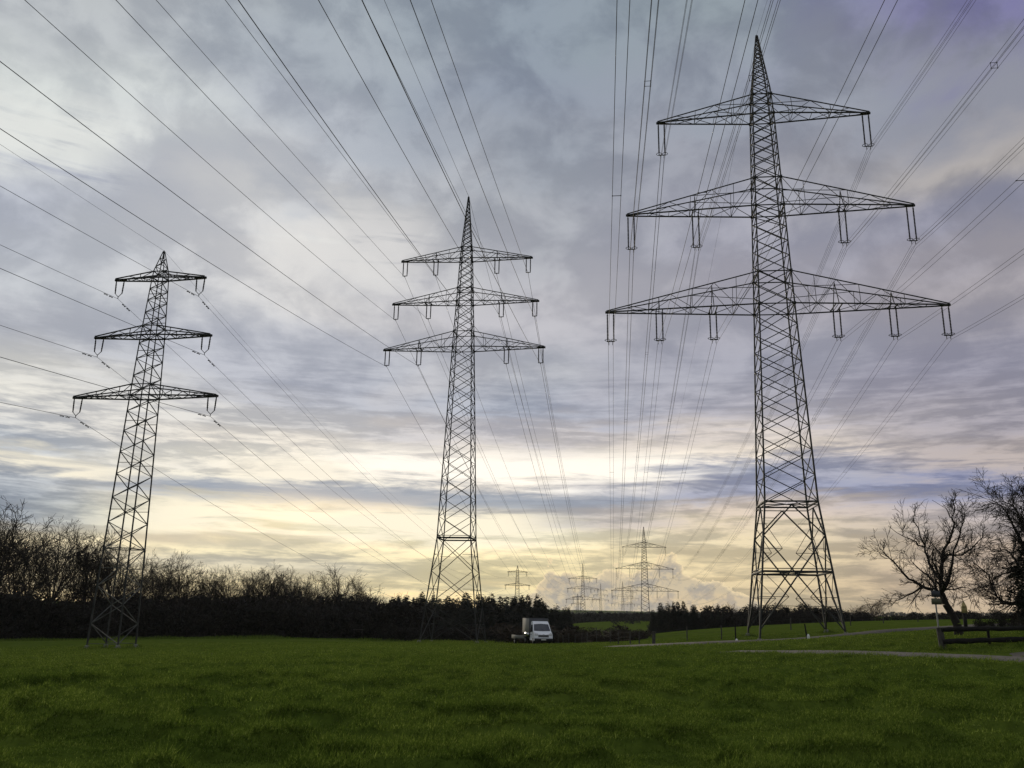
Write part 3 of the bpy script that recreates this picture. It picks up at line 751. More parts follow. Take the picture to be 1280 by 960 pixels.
protos = []
for sd, w_, dn, fr_ in ((1, 1.0, 1.0, .24), (2, .85, 1.0, .30), (3, 1.2, 1.0, .18), (4, .95, .9, .32), (5, 1.1, 1.05, .20)):
    W = bare_tree(sd, 18, w_, .022, dn, trunk_frac=fr_); protos.append((*tree_proto('bare_tree', W, TWIG), height_of(W)))
Wr = bare_tree(9, 14, 1.25, .022, 1.05, trunk_frac=.08); proto_r = (*tree_proto('bare_tree', Wr, TWIG_R), height_of(Wr))
used = set()
def plant(proto, px, top, D, label, cat, group, rng, wscale=1.0, z_off=-.15):
    root, kids, h = proto; g = at(px, top, D); zb = gz(g[0], g[1]) + z_off; s = max(1.0, g[2] - zb) / h
    sc_ = (s * wscale, s * wscale, s)
    if id(root) not in used:
        used.add(id(root)); o = root; o.location = (g[0], g[1], zb); o.rotation_euler = (0, 0, rng.uniform(0, 6.28)); o.scale = sc_
    else: o = copy_tree(root, kids, (g[0], g[1], zb), rng.uniform(0, 6.28), sc_)
    return tag(o, label, cat, group)
rng = random.Random(11)
FT = 'bare trees along the left forest edge'
front = [(-42, 634, 150, 'tall bare tree cut off by the left picture edge'), (6, 638, 152, 'tallest bare tree, leaning over the left picture edge'), (78, 656, 158, 'tall upright bare tree with a narrow fan crown, second from the left edge'),
 (118, 674, 160, 'bare tree with a dense twiggy top just left of the small left pylon'), (158, 680, 160, 'bare tree seen through the legs of the small left pylon'), (205, 696, 164, 'bare tree just right of the small left pylon'),
 (236, 700, 165, 'bare tree with a pointed top, right of the small left pylon'), (292, 712, 168, 'wide fan-shaped bare tree midway along the left forest edge'), (340, 711, 168, 'widest fan-shaped bare tree before the russet one'), (372, 718, 172, 'low bare tree leaning on the widest fan-shaped one')]
for i, (px, top, D, lb) in enumerate(front): plant(protos[i % 5], px, top, D, lb, 'tree', FT, rng, rng.uniform(1.05, 1.3))
plant(proto_r, 428, 716, 168, 'rounded russet-tinged bare tree at the end of the bare row', 'tree', FT, rng, 1.25)
plant(proto_r, 468, 735, 172, 'small russet bare tree right of the rounded russet one', 'tree', FT, rng, 1.2)
back_l = 'bare tree in the packed second row behind the left forest edge'
for i in range(24):
    px = -60 + i * 23 + rng.uniform(-8, 8); top = np.interp(px, [-60, 0, 60, 130, 240, 400, 520], [650, 656, 672, 692, 714, 722, 744]) + rng.uniform(-2, 12)
    plant(protos[rng.randrange(5)], px, top, rng.uniform(176, 196), back_l, 'tree', 'bare trees of the left forest behind its edge', rng, rng.uniform(.95, 1.25))

def shrub_proto(seed, h, w, n, m_, name='forest_shrub'):
    rg = np.random.RandomState(seed); root = empty(name); st = MB()
    k = 26; a = np.stack([rg.uniform(-.3, .3, k) * w, rg.uniform(-.3, .3, k) * w, np.zeros(k)], 1)
    b = np.stack([rg.uniform(-.9, .9, k) * w, rg.uniform(-.9, .9, k) * w, rg.uniform(.6, 1.08, k) * h], 1); st.segs(a, b, .05, .012, 3)
    s1 = st.build('stem', BARK, root)
    # leafless sprays and dead leaves as many small slivers through the volume
    lob = np.stack([rg.uniform(-.7, .7, 9) * w, rg.uniform(-.7, .7, 9) * w, rg.uniform(.12, .78, 9) * h], 1); li = rg.randint(0, 9, n)
    dv = rg.normal(size=(n, 3)); dv /= np.linalg.norm(dv, axis=1, keepdims=True)
    c = lob[li] + dv * (rg.rand(n, 1) ** .45) * np.array([.55 * w, .55 * w, .30 * h]); c[:, 2] = np.clip(c[:, 2], .02, None)
    e1 = rg.normal(size=(n, 3)); e1 /= np.linalg.norm(e1, axis=1, keepdims=True); e2 = rg.normal(size=(n, 3)); e2 /= np.linalg.norm(e2, axis=1, keepdims=True)
    L = rg.uniform(.18, .5, (n, 1)); V = np.stack([c - e1 * L, c + e1 * L, c + e2 * L * .6], 1).reshape(-1, 3)
    s2 = mesh_np('crown', V, None, np.arange(3 * n).reshape(-1, 3), m_, root)
    return root, [s1, s2], h
def conifer_proto(seed, h=16.0, m_=NEEDLE):
    rg = np.random.RandomState(seed); root = empty('conifer'); t = MB(); t.segs([(0, 0, -.3), (0, 0, h * .5)], [(0, 0, h * .5), (0, 0, h)], [.2, .13], [.13, .02], 6)
    s1 = t.build('trunk', BARK, root); n = 4200
    z = h * (.05 + .95 * (1 - np.sqrt(rg.rand(n)))); lay = np.round(z / .7) * .7 + rg.normal(0, .27, n); rmax = (h - z) * .25 * (1 + .25 * np.sin(z * 2.1 + seed)) + .12
    th = rg.rand(n) * 6.283; rad = rmax * np.sqrt(rg.rand(n)) * (1 + .22 * np.sin(th * 3 + z)); c = np.stack([rad * np.cos(th), rad * np.sin(th), lay - rad * .28], 1)
    od = np.stack([np.cos(th), np.sin(th), np.full(n, -.35)], 1); td = np.stack([-np.sin(th), np.cos(th), rg.normal(0, .3, n)], 1)
    L = rg.uniform(.35, .85, (n, 1)); V = np.stack([c - td * L * .45, c + td * L * .45, c + od * L], 1).reshape(-1, 3)
    s2 = mesh_np('crown', V, None, np.arange(3 * n).reshape(-1, 3), m_, root); return root, [s1, s2], h
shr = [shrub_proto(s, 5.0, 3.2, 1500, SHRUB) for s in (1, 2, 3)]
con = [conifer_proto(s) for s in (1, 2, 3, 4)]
bsh = [shrub_proto(s, 2.6, 2.0, 700, SHRUB_B, 'brown_bush') for s in (5, 6)]
# dark undergrowth wall along the left forest edge
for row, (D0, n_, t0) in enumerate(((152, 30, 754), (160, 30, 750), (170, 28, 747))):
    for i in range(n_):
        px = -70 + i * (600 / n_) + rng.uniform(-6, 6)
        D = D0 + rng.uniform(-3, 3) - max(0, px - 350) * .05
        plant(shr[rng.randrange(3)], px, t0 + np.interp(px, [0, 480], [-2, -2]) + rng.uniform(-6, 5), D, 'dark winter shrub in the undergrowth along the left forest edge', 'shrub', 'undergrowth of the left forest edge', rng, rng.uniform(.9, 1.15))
# conifer hill in the middle
plant(con[0], 652.5, 743.5, 215, 'tallest conifer poking above the hill wood over the van', 'conifer', 'conifers of the middle wood', rng, 1.1)
plant(con[1], 643.5, 746, 214, 'pointed conifer just left of the tallest one over the van', 'conifer', 'conifers of the middle wood', rng)
plant(con[2], 707, 757, 222, 'last tall conifer on the right slope of the hill wood', 'conifer', 'conifers of the middle wood', rng, .9)
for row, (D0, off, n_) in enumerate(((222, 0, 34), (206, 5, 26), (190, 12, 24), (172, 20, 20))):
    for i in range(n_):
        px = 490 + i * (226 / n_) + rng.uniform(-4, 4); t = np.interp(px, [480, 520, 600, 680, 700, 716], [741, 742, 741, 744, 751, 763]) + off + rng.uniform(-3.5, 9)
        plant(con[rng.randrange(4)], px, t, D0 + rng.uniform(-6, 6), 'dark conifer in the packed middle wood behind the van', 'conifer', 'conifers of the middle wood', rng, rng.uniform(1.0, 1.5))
for i in range(26):
    px = 478 + i * 9.0 + rng.uniform(-4, 4); 
    plant(shr[rng.randrange(3)] if i < 15 else bsh[rng.randrange(2)], px, rng.uniform(780, 788), rng.uniform(126, 146), 'low winter shrub at the foot of the middle wood', 'shrub', 'shrubs at the foot of the middle wood', rng, rng.uniform(1.0, 1.4))
# wood on the right beyond the track
for row, (D0, off, n_) in enumerate(((196, 0, 34), (184, 8, 30), (176, 16, 26))):
    for i in range(n_):
        px = 818 + i * (262 / n_) + rng.uniform(-4, 4)
        t = np.interp(px, [815, 822, 858, 872, 900, 950, 1000, 1040, 1085], [760, 752, 751.5, 757, 755, 755, 755, 756, 764]) + off + rng.uniform(-1, 4.5)
        if px < 870 or rng.random() < .35: plant(con[rng.randrange(4)], px, t, D0 + rng.uniform(-4, 4), 'dark conifer in the wood beyond the farm track', 'conifer', 'conifers beyond the farm track', rng, rng.uniform(1.0, 1.4))
        else: plant(shr[rng.randrange(3)], px, t - .5, D0 + rng.uniform(-4, 4), 'dark round winter thicket in the wood beyond the farm track', 'shrub', 'thickets beyond the farm track', rng, rng.uniform(.8, 1.1))
for px, top in ((905, 757), (940, 755.5), (975, 755), (1008, 756), (1036, 757.5)):
    plant(protos[rng.randrange(5)], px, top, 200, 'thin bare treetop rising from the wood beyond the farm track', 'tree', 'bare trees beyond the farm track', rng, 1.3)
for px, top, lb in ((1090, 751, 'broad rounded bare tree on the far field edge, right of the tallest pylon'), (1068, 757, 'smaller bare tree close to the left of the broad rounded one')):
    plant(proto_r, px, top, 240, lb, 'tree', 'bare trees on the far field edge', rng, 2.0)
for i in range(34):
    px = 1052 + i * 9.5 + rng.uniform(-3, 3); t = np.interp(px, [1050, 1100, 1150, 1210, 1290], [768, 768, 766, 764, 762]) + rng.uniform(-1.5, 3)
    plant(shr[rng.randrange(3)], px, t, rng.uniform(228, 250), 'dark hedge shrub along the far field edge on the right', 'shrub', 'hedge along the far right field', rng, rng.uniform(1.0, 1.5))
for px, top, D in ((703, 788, 128), (714, 790, 130), (726, 789, 126), (738, 784, 140), (752, 786, 138), (760, 782, 150), (775, 787, 146), (790, 788, 150), (804, 787, 152)):
    plant(bsh[rng.randrange(2)], px, top, D, 'brown leafless bush on the valley edge right of the van', 'bush', 'bushes on the valley edge', rng, rng.uniform(1.2, 1.7))

# far woods that read as one mass
def far_wood(name, label, rows, seed):
    rg = np.random.RandomState(seed); V = []; T = []; n0 = 0
    for (px0, px1, D, tops, n) in rows:
        for i in range(n):
            px = px0 + (px1 - px0) * (i + rg.rand()) / n; D_ = D * rg.uniform(.95, 1.05); top = np.interp(px, np.linspace(px0, px1, len(tops)), tops) + rg.uniform(-.6, 1.6)
            g = at(px, top, D_); zb = gz(g[0], g[1]) - 2; h = max(3., g[2] - zb); w = h * rg.uniform(.25, .5); k = 150
            z = h * rg.rand(k); th = rg.rand(k) * 6.283; r = w * np.sqrt(np.clip(1 - (z / h) ** 2, .02, 1)) * rg.uniform(.6, 1.05, k)
            c = np.stack([g[0] + r * np.cos(th), g[1] + r * np.sin(th), zb + z], 1); e1 = rg.normal(size=(k, 3)) * w * .13; e2 = rg.normal(size=(k, 3)) * w * .13
            V.append(np.stack([c - e1, c + e1, c + e2], 1).reshape(-1, 3))
    V = np.concatenate(V); o = mesh_np(name, V, None, np.arange(len(V)).reshape(-1, 3), FARW)
    return tag(o, label, 'wood', None, 'stuff')
far_wood('valley_wood', 'dark wood filling the valley below the far pylons', [(690, 850, 420, [768, 767.5, 767, 767], 110), (765, 845, 350, [779, 777, 775], 50)], 4)
far_wood('ridge_wood', 'bluish wood on the horizon ridge behind the far pylons', [(640, 1320, 1900, [764, 764.5, 765, 765.5, 766, 766], 260), (-60, 640, 1900, [752, 757, 762], 160), (640, 900, 1250, [767, 767, 768], 90)], 5)

# gnarled fruit tree by the fence: limbs surveyed, then grown out
def limb(rng, W, P, r0, r1, kids, clen, lv, minr, spread=(.5, 1.15), trop=.05):
    P = np.array(P, float); n = len(P) - 1
    for i in range(n):
        a, b = P[i], P[i + 1]; ra = r0 + (r1 - r0) * i / n; rb = r0 + (r1 - r0) * (i + 1) / n; m_ = (a + b) / 2 + np.array([rng.gauss(0, .05), rng.gauss(0, .05), rng.gauss(0, .05)])
        ra *= .78; rb *= .78; W.add(a, m_, ra, (ra + rb) / 2); W.add(m_, b, (ra + rb) / 2, rb)
        for _ in range(kids):
            t = rng.random(); p = a + (b - a) * t; d = unit(b - a)
            grow(rng, W, p, side_dir(rng, d, rng.uniform(*spread)), clen * rng.uniform(.35, 1.0), max(minr, rb * .5), 1, lv, trop, (0, 4.6, 3.6, 0), (.4, .95), minr, .10, .1)
rngA = random.Random(21); W = Wood(); TD = 50.0
base = at(1199, 793, TD); base[2] = gz(base[0], base[1]) - .1
def tp(px, py, dd=0.0): q = at(px, py, TD + dd); return q - base
W.add(np.zeros(3), tp(1196, 780), .25, .20); W.add(tp(1196, 780), tp(1189, 766), .20, .18); W.add(tp(1189, 766), tp(1182, 755), .18, .17); W.add(tp(1182, 755), tp(1177, 742), .17, .16)
fk = tp(1177, 742)
limb(rngA, W, [fk, tp(1165, 737, -.3), tp(1152, 733, -.6), tp(1136, 724, -.8), tp(1118, 703, -1), tp(1108, 694, -1.2), tp(1099, 685, -1.3)], .13, .022, 3, 1.38, 3, .0075)
limb(rngA, W, [tp(1152, 733, -.6), tp(1140, 742, -1), tp(1128, 748, -1.2), tp(1114, 757, -1.4)], .08, .02, 3, 1.38, 3, .0075, trop=-.03)
limb(rngA, W, [fk, tp(1177, 725, .3), tp(1166, 712, .6), tp(1159, 695, .9), tp(1156, 682, 1), tp(1148, 660, 1.1), tp(1141, 645, 1.1)], .12, .025, 3, 1.38, 3, .0075)
limb(rngA, W, [tp(1156, 684, 1), tp(1145, 677, .6), tp(1132, 672, .4), tp(1110, 657, .2)], .06, .016, 3, 1.38, 3, .0075)
limb(rngA, W, [fk, tp(1177, 716), tp(1178, 700), tp(1179, 690, -.1), tp(1186, 678, -.2), tp(1193, 655, -.2), tp(1193, 640, -.2), tp(1190, 624, -.2)], .15, .024, 3, 1.38, 3, .0075)
limb(rngA, W, [fk, tp(1186, 725, -.6), tp(1190, 706, -.9), tp(1192, 688, -1), tp(1200, 668, -1.1), tp(1205, 652, -1.1), tp(1206, 640, -1.1)], .11, .02, 3, 1.38, 3, .0075)
limb(rngA, W, [tp(1179, 694), tp(1192, 694, .5), tp(1206, 691, .9), tp(1218, 682, 1.2), tp(1228, 672, 1.3), tp(1235, 660, 1.4)], .09, .02, 3, 1.38, 3, .0075)
limb(rngA, W, [tp(1180, 738), tp(1192, 737, .4), tp(1210, 735, .7), tp(1222, 737, .8)], .06, .016, 3, 1.38, 3, .0075, trop=.0)
limb(rngA, W, [fk, tp(1170, 735, 1.2), tp(1160, 720, 2.0), tp(1150, 712, 2.6), tp(1138, 700, 3)], .10, .02, 3, 1.38, 3, .0075)
limb(rngA, W, [fk, tp(1180, 730, -1.2), tp(1172, 715, -2.0), tp(1165, 700, -2.6), tp(1168, 680, -3)], .10, .02, 3, 1.38, 3, .0075)
limb(rngA, W, [tp(1196, 781), tp(1191, 768), tp(1193, 752), tp(1196, 742)], .03, .015, 2, .5, 2, .0075)
for (a_, b_, c2_) in ((1183, 636, 1165), (1198, 640, 1207), (1186, 640, 1178)):
    W.add(tp(1188 if a_ < 1190 else 1194, 648), tp(a_, b_), .02, .016); W.add(tp(a_, b_), tp(c2_, b_ - 11), .016, .012)
root = empty('fruit_tree', tuple(base)); W.mb(7, .07).build('trunk', BARK, root); W.mb(4, 0, .07).build('crown', TWIG, root)
tag(root, 'gnarled bare fruit tree with a leaning trunk behind the wooden fence', 'tree')
# big tree at the right edge, ivy on its trunk
rngB = random.Random(5); W = Wood(); TD = 47.0; base = at(1302, 790, TD); base[2] = gz(base[0], base[1]) - .1
W.add(np.zeros(3), tp(1300, 740), .42, .36); W.add(tp(1300, 740), tp(1296, 700), .36, .28); W.add(tp(1296, 700), tp(1298, 655), .28, .2); W.add(tp(1298, 655), tp(1302, 605), .2, .06)
fk = tp(1300, 742)
for P, r0 in (([fk, tp(1276, 752, -.4), tp(1258, 754, -.7), tp(1246, 746, -.8), tp(1238, 728, -.9), tp(1228, 712, -1), tp(1214, 700, -1.1)], .13), ([fk, tp(1284, 728), tp(1272, 705, .4), tp(1262, 690, .6), tp(1246, 690, .8)], .13),
             ([tp(1297, 702), tp(1280, 690, -.5), tp(1268, 660, -.8), tp(1258, 640, -1), tp(1240, 625, -1.1)], .14), ([tp(1297, 690), tp(1282, 665, .6), tp(1272, 640, .8), tp(1262, 630, .9), tp(1250, 626, 1)], .12),
             ([tp(1298, 660), tp(1288, 635), tp(1282, 622, .3), tp(1276, 614, .3)], .11), ([tp(1298, 650), tp(1310, 620, -.8), tp(1322, 600, -1)], .1), ([fk, tp(1320, 720, .6), tp(1340, 690, 1), tp(1352, 660, 1)], .14), ([tp(1297, 690), tp(1316, 670, -1), tp(1334, 640, -1.4)], .12),
             ([tp(1296, 705), tp(1278, 712, -1.2), tp(1262, 715, -1.8), tp(1245, 722, -2.2), tp(1232, 735, -2.4)], .09), ([tp(1297, 700), tp(1287, 680, 1.6), tp(1278, 660, 2.4), tp(1270, 650, 3)], .1), ([tp(1297, 690), tp(1285, 660, -1.8), tp(1270, 645, -2.6)], .1)):
    limb(rngB, W, P, r0, .018, 8, 1.35, 3, .0075, trop=-.015)
root = empty('ivy_tree', tuple(base)); W.mb(7, .07).build('trunk', BARK, root); W.mb(3, 0, .07).build('crown', TWIG, root)
rg = np.random.RandomState(8); n = 5200; t = rg.rand(n); ax = np.stack([np.interp(t, [0, .4, 1], [0, tp(1300, 740)[0], tp(1296, 690)[0]]), np.interp(t, [0, .4, 1], [0, tp(1300, 740)[1], tp(1296, 690)[1]]), np.interp(t, [0, .4, 1], [.1, tp(1300, 740)[2], tp(1296, 690)[2]])], 1)
lobes = [(tp(1284, 726), .75), (tp(1276, 745, -.4), .6), (tp(1290, 705), .7), (tp(1286, 690, .4), .5), (tp(1280, 760), .55), (tp(1272, 715, .3), .45)]
dv = rg.normal(size=(n, 3)); dv /= np.linalg.norm(dv, axis=1, keepdims=True); c = ax + dv * rg.rand(n, 1) ** .5 * .62
for k_, (lc, lr) in enumerate(lobes):
    s_ = slice(k_ * 450, (k_ + 1) * 450); c[s_] = lc + dv[s_] * rg.rand(450, 1) ** .5 * lr
e1 = rg.normal(size=(n, 3)) * .055; e2 = rg.normal(size=(n, 3)) * .055
mesh_np('ivy', np.stack([c - e1, c + e1, c + e2], 1).reshape(-1, 3), None, np.arange(3 * n).reshape(-1, 3), IVY, root)
tag(root, 'large drooping bare tree with ivy on its trunk, cut by the right picture edge', 'tree')
for px, top, D in ((1236, 774, 72), (1252, 770, 70), (1268, 768, 68), (1286, 766, 66), (1222, 778, 76)):
    plant(shr[rng.randrange(3)], px, top, D, 'low dark hedge shrub behind the wooden fence', 'shrub', 'hedge behind the wooden fence', rng, .8)

# ------------------------------------------------------------------ wooden fence, sign posts, field fences
fd = 41.5
pA = at(1180, 811.5, fd); pB = at(1237, 806, 43); pC = at(1310, 803, 44.5)
root = empty('wooden_fence', (pA[0], pA[1], gz(pA[0], pA[1]))); o3 = np.array(root.location)
tag(root, 'dark rail fence with two rough rails beside the gnarled fruit tree', 'fence')
dirF = unit((pC - pA) * [1, 1, 0]); 
ang = math.atan2(dirF[1], dirF[0])
for k_, (p, h, w_) in enumerate(((pA, .98, .13), (pB, .84, .055), (pC, .9, .09))):
    z = gz(p[0], p[1]); h = max(.5, at(1180, 785.0 - .02 * k_ * 60, math.hypot(p[0], p[1]))[2] - z); m = MB(); a = np.array([p[0], p[1], z - .3]) - o3; b = np.array([p[0] - (.10 if k_ == 0 else 0), p[1], z + h]) - o3
    m.segs([a, b], [b, b + [0, 0, .03]], [w_ * 1.15, w_], [w_, w_ * .6], 8); m.build('post', WOODG if k_ == 0 else WOODD, root)
for ya, yb, th, sd in ((787.2, 783.6, .10, 1), (801.6, 797.6, .105, 2)):
    n = 40; t = np.linspace(-.02, 1.35, n); P = np.array([pA + (pC - pA) * q for q in t])
    za, zc = at(1180, ya, 41.5)[2], at(1330, yb, 45.0)[2]; zl = za + (zc - za) * t / 1.15
    P[:, 2] = zl + vnoise(t * 9, np.full(n, sd * 3.3)) * .05; P -= o3; rad = th * (1 + .35 * vnoise(t * 23, np.full(n, sd * 7.7)))
    P[:, :2] += np.array([dirF[1], -dirF[0]]) * .10
    m = MB(); m.path(P, rad, 7); m.add(np.array([P[0] + rad[0] * .9 * np.array([0, math.cos(q), math.sin(q)]) for q in np.arange(7) * 6.283 / 7] + [P[0]]), None, [[7, q, (q + 1) % 7] for q in range(7)])
    m.build('rail', WOODD, root)

SIGN_G = mat('sign_back', (0.085, 0.085, 0.050), 0.6, 0, .12, 4.0); SIGN_D = mat('sign_back_dark', (0.035, 0.038, 0.043), 0.6, 0, .15, 4.0); POLE = mat('sign_pole', (0.22, 0.22, 0.20), 0.5, 0, .15, 3.0)
sp = at(1176, 810, 42); zb = gz(sp[0], sp[1]); root = empty('sign_post', (sp[0], sp[1], zb)); tag(root, 'pale leaning pole carrying two small sign plates beside the rail fence', 'sign')
tilt = at(1167.5, 737, 42) - np.array([sp[0], sp[1], zb]); tilt[1] = 0
m = MB(); m.segs([(0, 0, -.3)], [tuple(tilt * 1.0)], .033, .033, 10); m.build('pole', POLE, root)
for (py0, py1, w_, mm) in ((739, 745.5, .38, SIGN_D), (748, 754.5, .43, SIGN_G)):
    c = tilt * ((808 - (py0 + py1) / 2) / (808 - 737)); h = (py1 - py0) / FPX * 42 * 1.0
    m = MB(); m.box(c + np.array([.02, -.05, 0]), (w_, .025, h)); m.box(c + np.array([0, -.03, 0]), (.08, .06, h * .5)); m.build('sign_plate', mm, root)
YEL = mat('faded_yellow_sign', (0.33, 0.26, 0.10), 0.6, 0, .15, 4.0)
sp = at(1207, 781, 72); zb = gz(sp[0], sp[1]); h = at(1206, 751, 72)[2] - zb; root = empty('sign_post', (sp[0], sp[1], zb)); tag(root, 'short pole with a faded yellow sign beyond the rail fence', 'sign')
m = MB(); m.segs([(0, 0, -.2)], [(0, 0, h - .3)], .03, .03, 8); m.build('pole', POLE, root)
m = MB(); m.box((0, -.05, h - .62), (.42, .03, .44)); m.segs([(0, -.05, h - .40)], [(0, -.05, h)], .2, .02, 4); m.build('sign_plate', YEL, root)
m = MB(); m.box((0, 0, .55), (.2, .18, 1.1)); m.box((0, 0, 1.12), (.24, .22, .06)); m.build('base_box', WOODD, root)

def field_fence(label, pts, heights, wid, wires=2, group='wire fences in the fields'):
    W_ = np.array([at(*q) for q in pts]); z = ground(W_[:, 0], W_[:, 1]); o = np.array([W_[0, 0], W_[0, 1], z[0]]); root = empty('pasture_fence', tuple(o)); tag(root, label, 'fence', group)
    for p, zz_, h, w_ in zip(W_, z, heights, wid):
        a = np.array([p[0], p[1], zz_ - .3]) - o; b = np.array([p[0] + rng.uniform(-.05, .05), p[1], zz_ + h]) - o
        m = MB(); m.segs([a, b], [b, b + [0, 0, .04]], [w_, w_], [w_, w_ * .4], 7); m.build('post', WOODG, root)
    for k_ in range(wires):
        P = np.array([[p[0], p[1], zz_ + h * (.9 - .35 * k_)] for p, zz_, h in zip(W_, z, heights)]) - o
        MB().path(P, .006, 3).build('wire', WIRE, root)
field_fence('row of short posts on the valley edge just right of the van', [(698, 805, 98), (704, 805, 100), (711, 804.5, 101), (719, 804, 102), (727, 804, 103), (734, 804, 104), (746, 804, 100), (763, 804.5, 92)], [1.0, .9, 1.05, .95, 1.0, 1.1, 1.6, 1.1], [.06, .06, .07, .06, .06, .07, .05, .06])
field_fence('wire fence climbing from the valley along the far side of the farm track', [(773, 805, 84), (788, 806.5, 80), (799, 806.5, 78), (817, 804.5, 78), (859, 799, 92), (902, 797, 92), (989, 792.5, 110), (1064, 788, 118), (1105, 785, 124), (1148, 783, 128)], [1.1, 1.15, 1.1, 1.1, 1.35, 1.3, 1.35, 1.2, 1.1, 1.1], [.06, .06, .06, .15, .06, .06, .07, .06, .06, .06])
WHITE = mat('white_paint', (0.72, 0.72, 0.70), 0.5, 0, .08, 3.0)
for px, top, bot, D, lb in ((920, 775, 805, 74, 'tall dark post with a white foot left of the tallest pylon'), (1010, 780, 806, 71, 'tall dark post with a white foot in front of the tallest pylon')):
    p = at(px, bot, D); zb = gz(p[0], p[1]); root = empty('marker_post', (p[0], p[1], zb)); tag(root, lb, 'post', 'marker posts by the farm track')
    h = at(px, top, D)[2] - zb; m = MB(); m.segs([(0, 0, -.2)], [(-.15 if px > 950 else 0, 0, h)], .065, .05, 7); m.build('post', WOODD, root)
    m = MB(); m.segs([(.05, -.05, -.1), (.05, -.05, .28)], [(.05, -.05, .28), (.05, -.05, .42)], [.12, .11], [.11, .04], 9); m.build('foot', WHITE, root)
p = at(268, 803, 142); zb = gz(p[0], p[1]); o = MB().segs([(0, 0, -.2), (0, 0, .75)], [(0, 0, .75), (0, 0, .82)], [.045, .045], [.045, .015], 8).build('marker_post', WOODG); o.location = (p[0], p[1], zb); tag(o, 'small pale boundary stake at the foot of the left forest', 'post')
p = at(691.5, 805, 97); zb = gz(p[0], p[1]); h = at(691.5, 788.5, 97)[2] - zb; root = empty('letter_box_post', (p[0], p[1], zb)); tag(root, 'dark post topped by a flat box, close to the right of the van', 'post')
m = MB(); m.segs([(0, 0, -.2)], [(0, 0, h - .2)], .12, .12, 8); m.build('post', WOODD, root); m = MB(); m.box((0, 0, h - .1), (.62, .4, .2)); m.box((0, 0, h + .015), (.68, .46, .03)); m.build('box', WOODG, root)
p = at(448, 784, 138); o = MB().box((0, 0, 0), (1.5, .3, .07)).box((-.6, 0, -.85), (.03, .1, 1.65)).box((.6, 0, -.85), (.03, .1, 1.65)).build('plank_shelf', WOODG); zb = gz(p[0], p[1]); o.location = (p[0], p[1], zb + 1.6); tag(o, 'pale plank shelf standing before the dark undergrowth left of the slim pylon', 'shelf')

# ------------------------------------------------------------------ van with tarpaulin box, and trailer
CARP = mat('white_car_paint', (0.74, 0.76, 0.80), 0.35, 0, .06, 1.2, spec=.5); TARP = mat('grey_tarpaulin', (0.07, 0.073, 0.08), .8, 0, .18, 1.5, bump=.15); TARP_L = mat('pale_tarpaulin', (0.24, 0.235, 0.21), .8, 0, .14, 1.5, bump=.15)
BLACK = mat('black_plastic', (0.012, 0.012, 0.013), .6, 0, .1, 4.0); TYRE = mat('tyre_rubber', (0.015, 0.015, 0.015), .9, 0, .1, 8.0); RIM = mat('steel_rim', (0.28, 0.28, 0.29), .4, .6, .1, 6.0)
GLASS = mat('dark_glass', (0.020, 0.026, 0.045), .08, 0, .05, 1.0, spec=.7); LAMP = mat('lamp_glass', (0.55, 0.55, 0.55), .15, 0, .05, 4.0, spec=.8); PLATE = mat('licence_plate', (0.60, 0.60, 0.56), .5, 0, .04, 5.0); CHROME = mat('chrome', (0.5, 0.5, 0.52), .2, .9, .05, 3.0)
p = at(673.5, 806, 96); zb = gz(p[0], p[1]); 
van = empty('van', (p[0], p[1], zb), R_(180 + 9)); tag(van, 'white van facing the camera with a grey tarpaulin box behind its cab', 'van')
# local: +y forward, x right, z up
def loft(m, prof_a, prof_b):
    n = len(prof_a); V = np.concatenate([prof_a, prof_b]); i = np.arange(n); j = (i + 1) % n
    m.add(V, np.stack([i, j, j + n, i + n], 1))
    ca, cb = len(V), len(V) + 1
def extr(m, prof, x0, x1, taper=None):
    """side profile (y, z) extruded across x; taper(z) narrows it with height"""
    prof = np.array(prof, float); n = len(prof); tz = np.array([taper(z) if taper else 1.0 for z in prof[:, 1]])
    xs = (x0, x0 * .5 + x1 * .5, x1); V = np.concatenate([np.stack([x * tz, prof[:, 0], prof[:, 1]], 1) for x in (x0, x1)]); i = np.arange(n); j = (i + 1) % n
    m.add(V, np.stack([i, j, j + n, i + n], 1)); c = prof.mean(0)
    m.add(np.concatenate([V[:n], [[x0 * tz.mean(), c[0], c[1]]]]), None, np.stack([np.full(n, n), j, i], 1)); m.add(np.concatenate([V[n:], [[x1 * tz.mean(), c[0], c[1]]]]), None, np.stack([np.full(n, n), i, j], 1))
tpz = lambda z: 1.0 if z < 1.2 else 1.0 - (z - 1.2) * .13
cab = [(-.1, .42), (-.1, 2.28), (.35, 2.36), (.75, 2.30), (1.05, 2.10), (1.78, 1.36), (2.05, 1.26), (2.42, 1.08), (2.52, .92), (2.55, .60), (2.50, .42)]
m = MB(); extr(m, cab, -.97, .97, tpz); m.build('cab', CARP, van)
def onx(z): return .97 * tpz(z)
ws = lambda x, t: np.array([x, 1.05 + .73 * t + .012, 2.10 - .74 * t + .014])
m = MB(); q = [ws(-onx(2.0) + .10, .08), ws(onx(2.0) - .10, .08), ws(onx(1.4) - .07, .96), ws(-onx(1.4) + .07, .96)]; mid = [ws(0, .03) + [0, .03, .02], ws(0, .99) + [0, .03, .02]]
m.add([q[0], mid[0], mid[1], q[3], q[1], q[2]], [[0, 3, 2, 1], [1, 2, 5, 4]]); m.build('windscreen', GLASS, van)
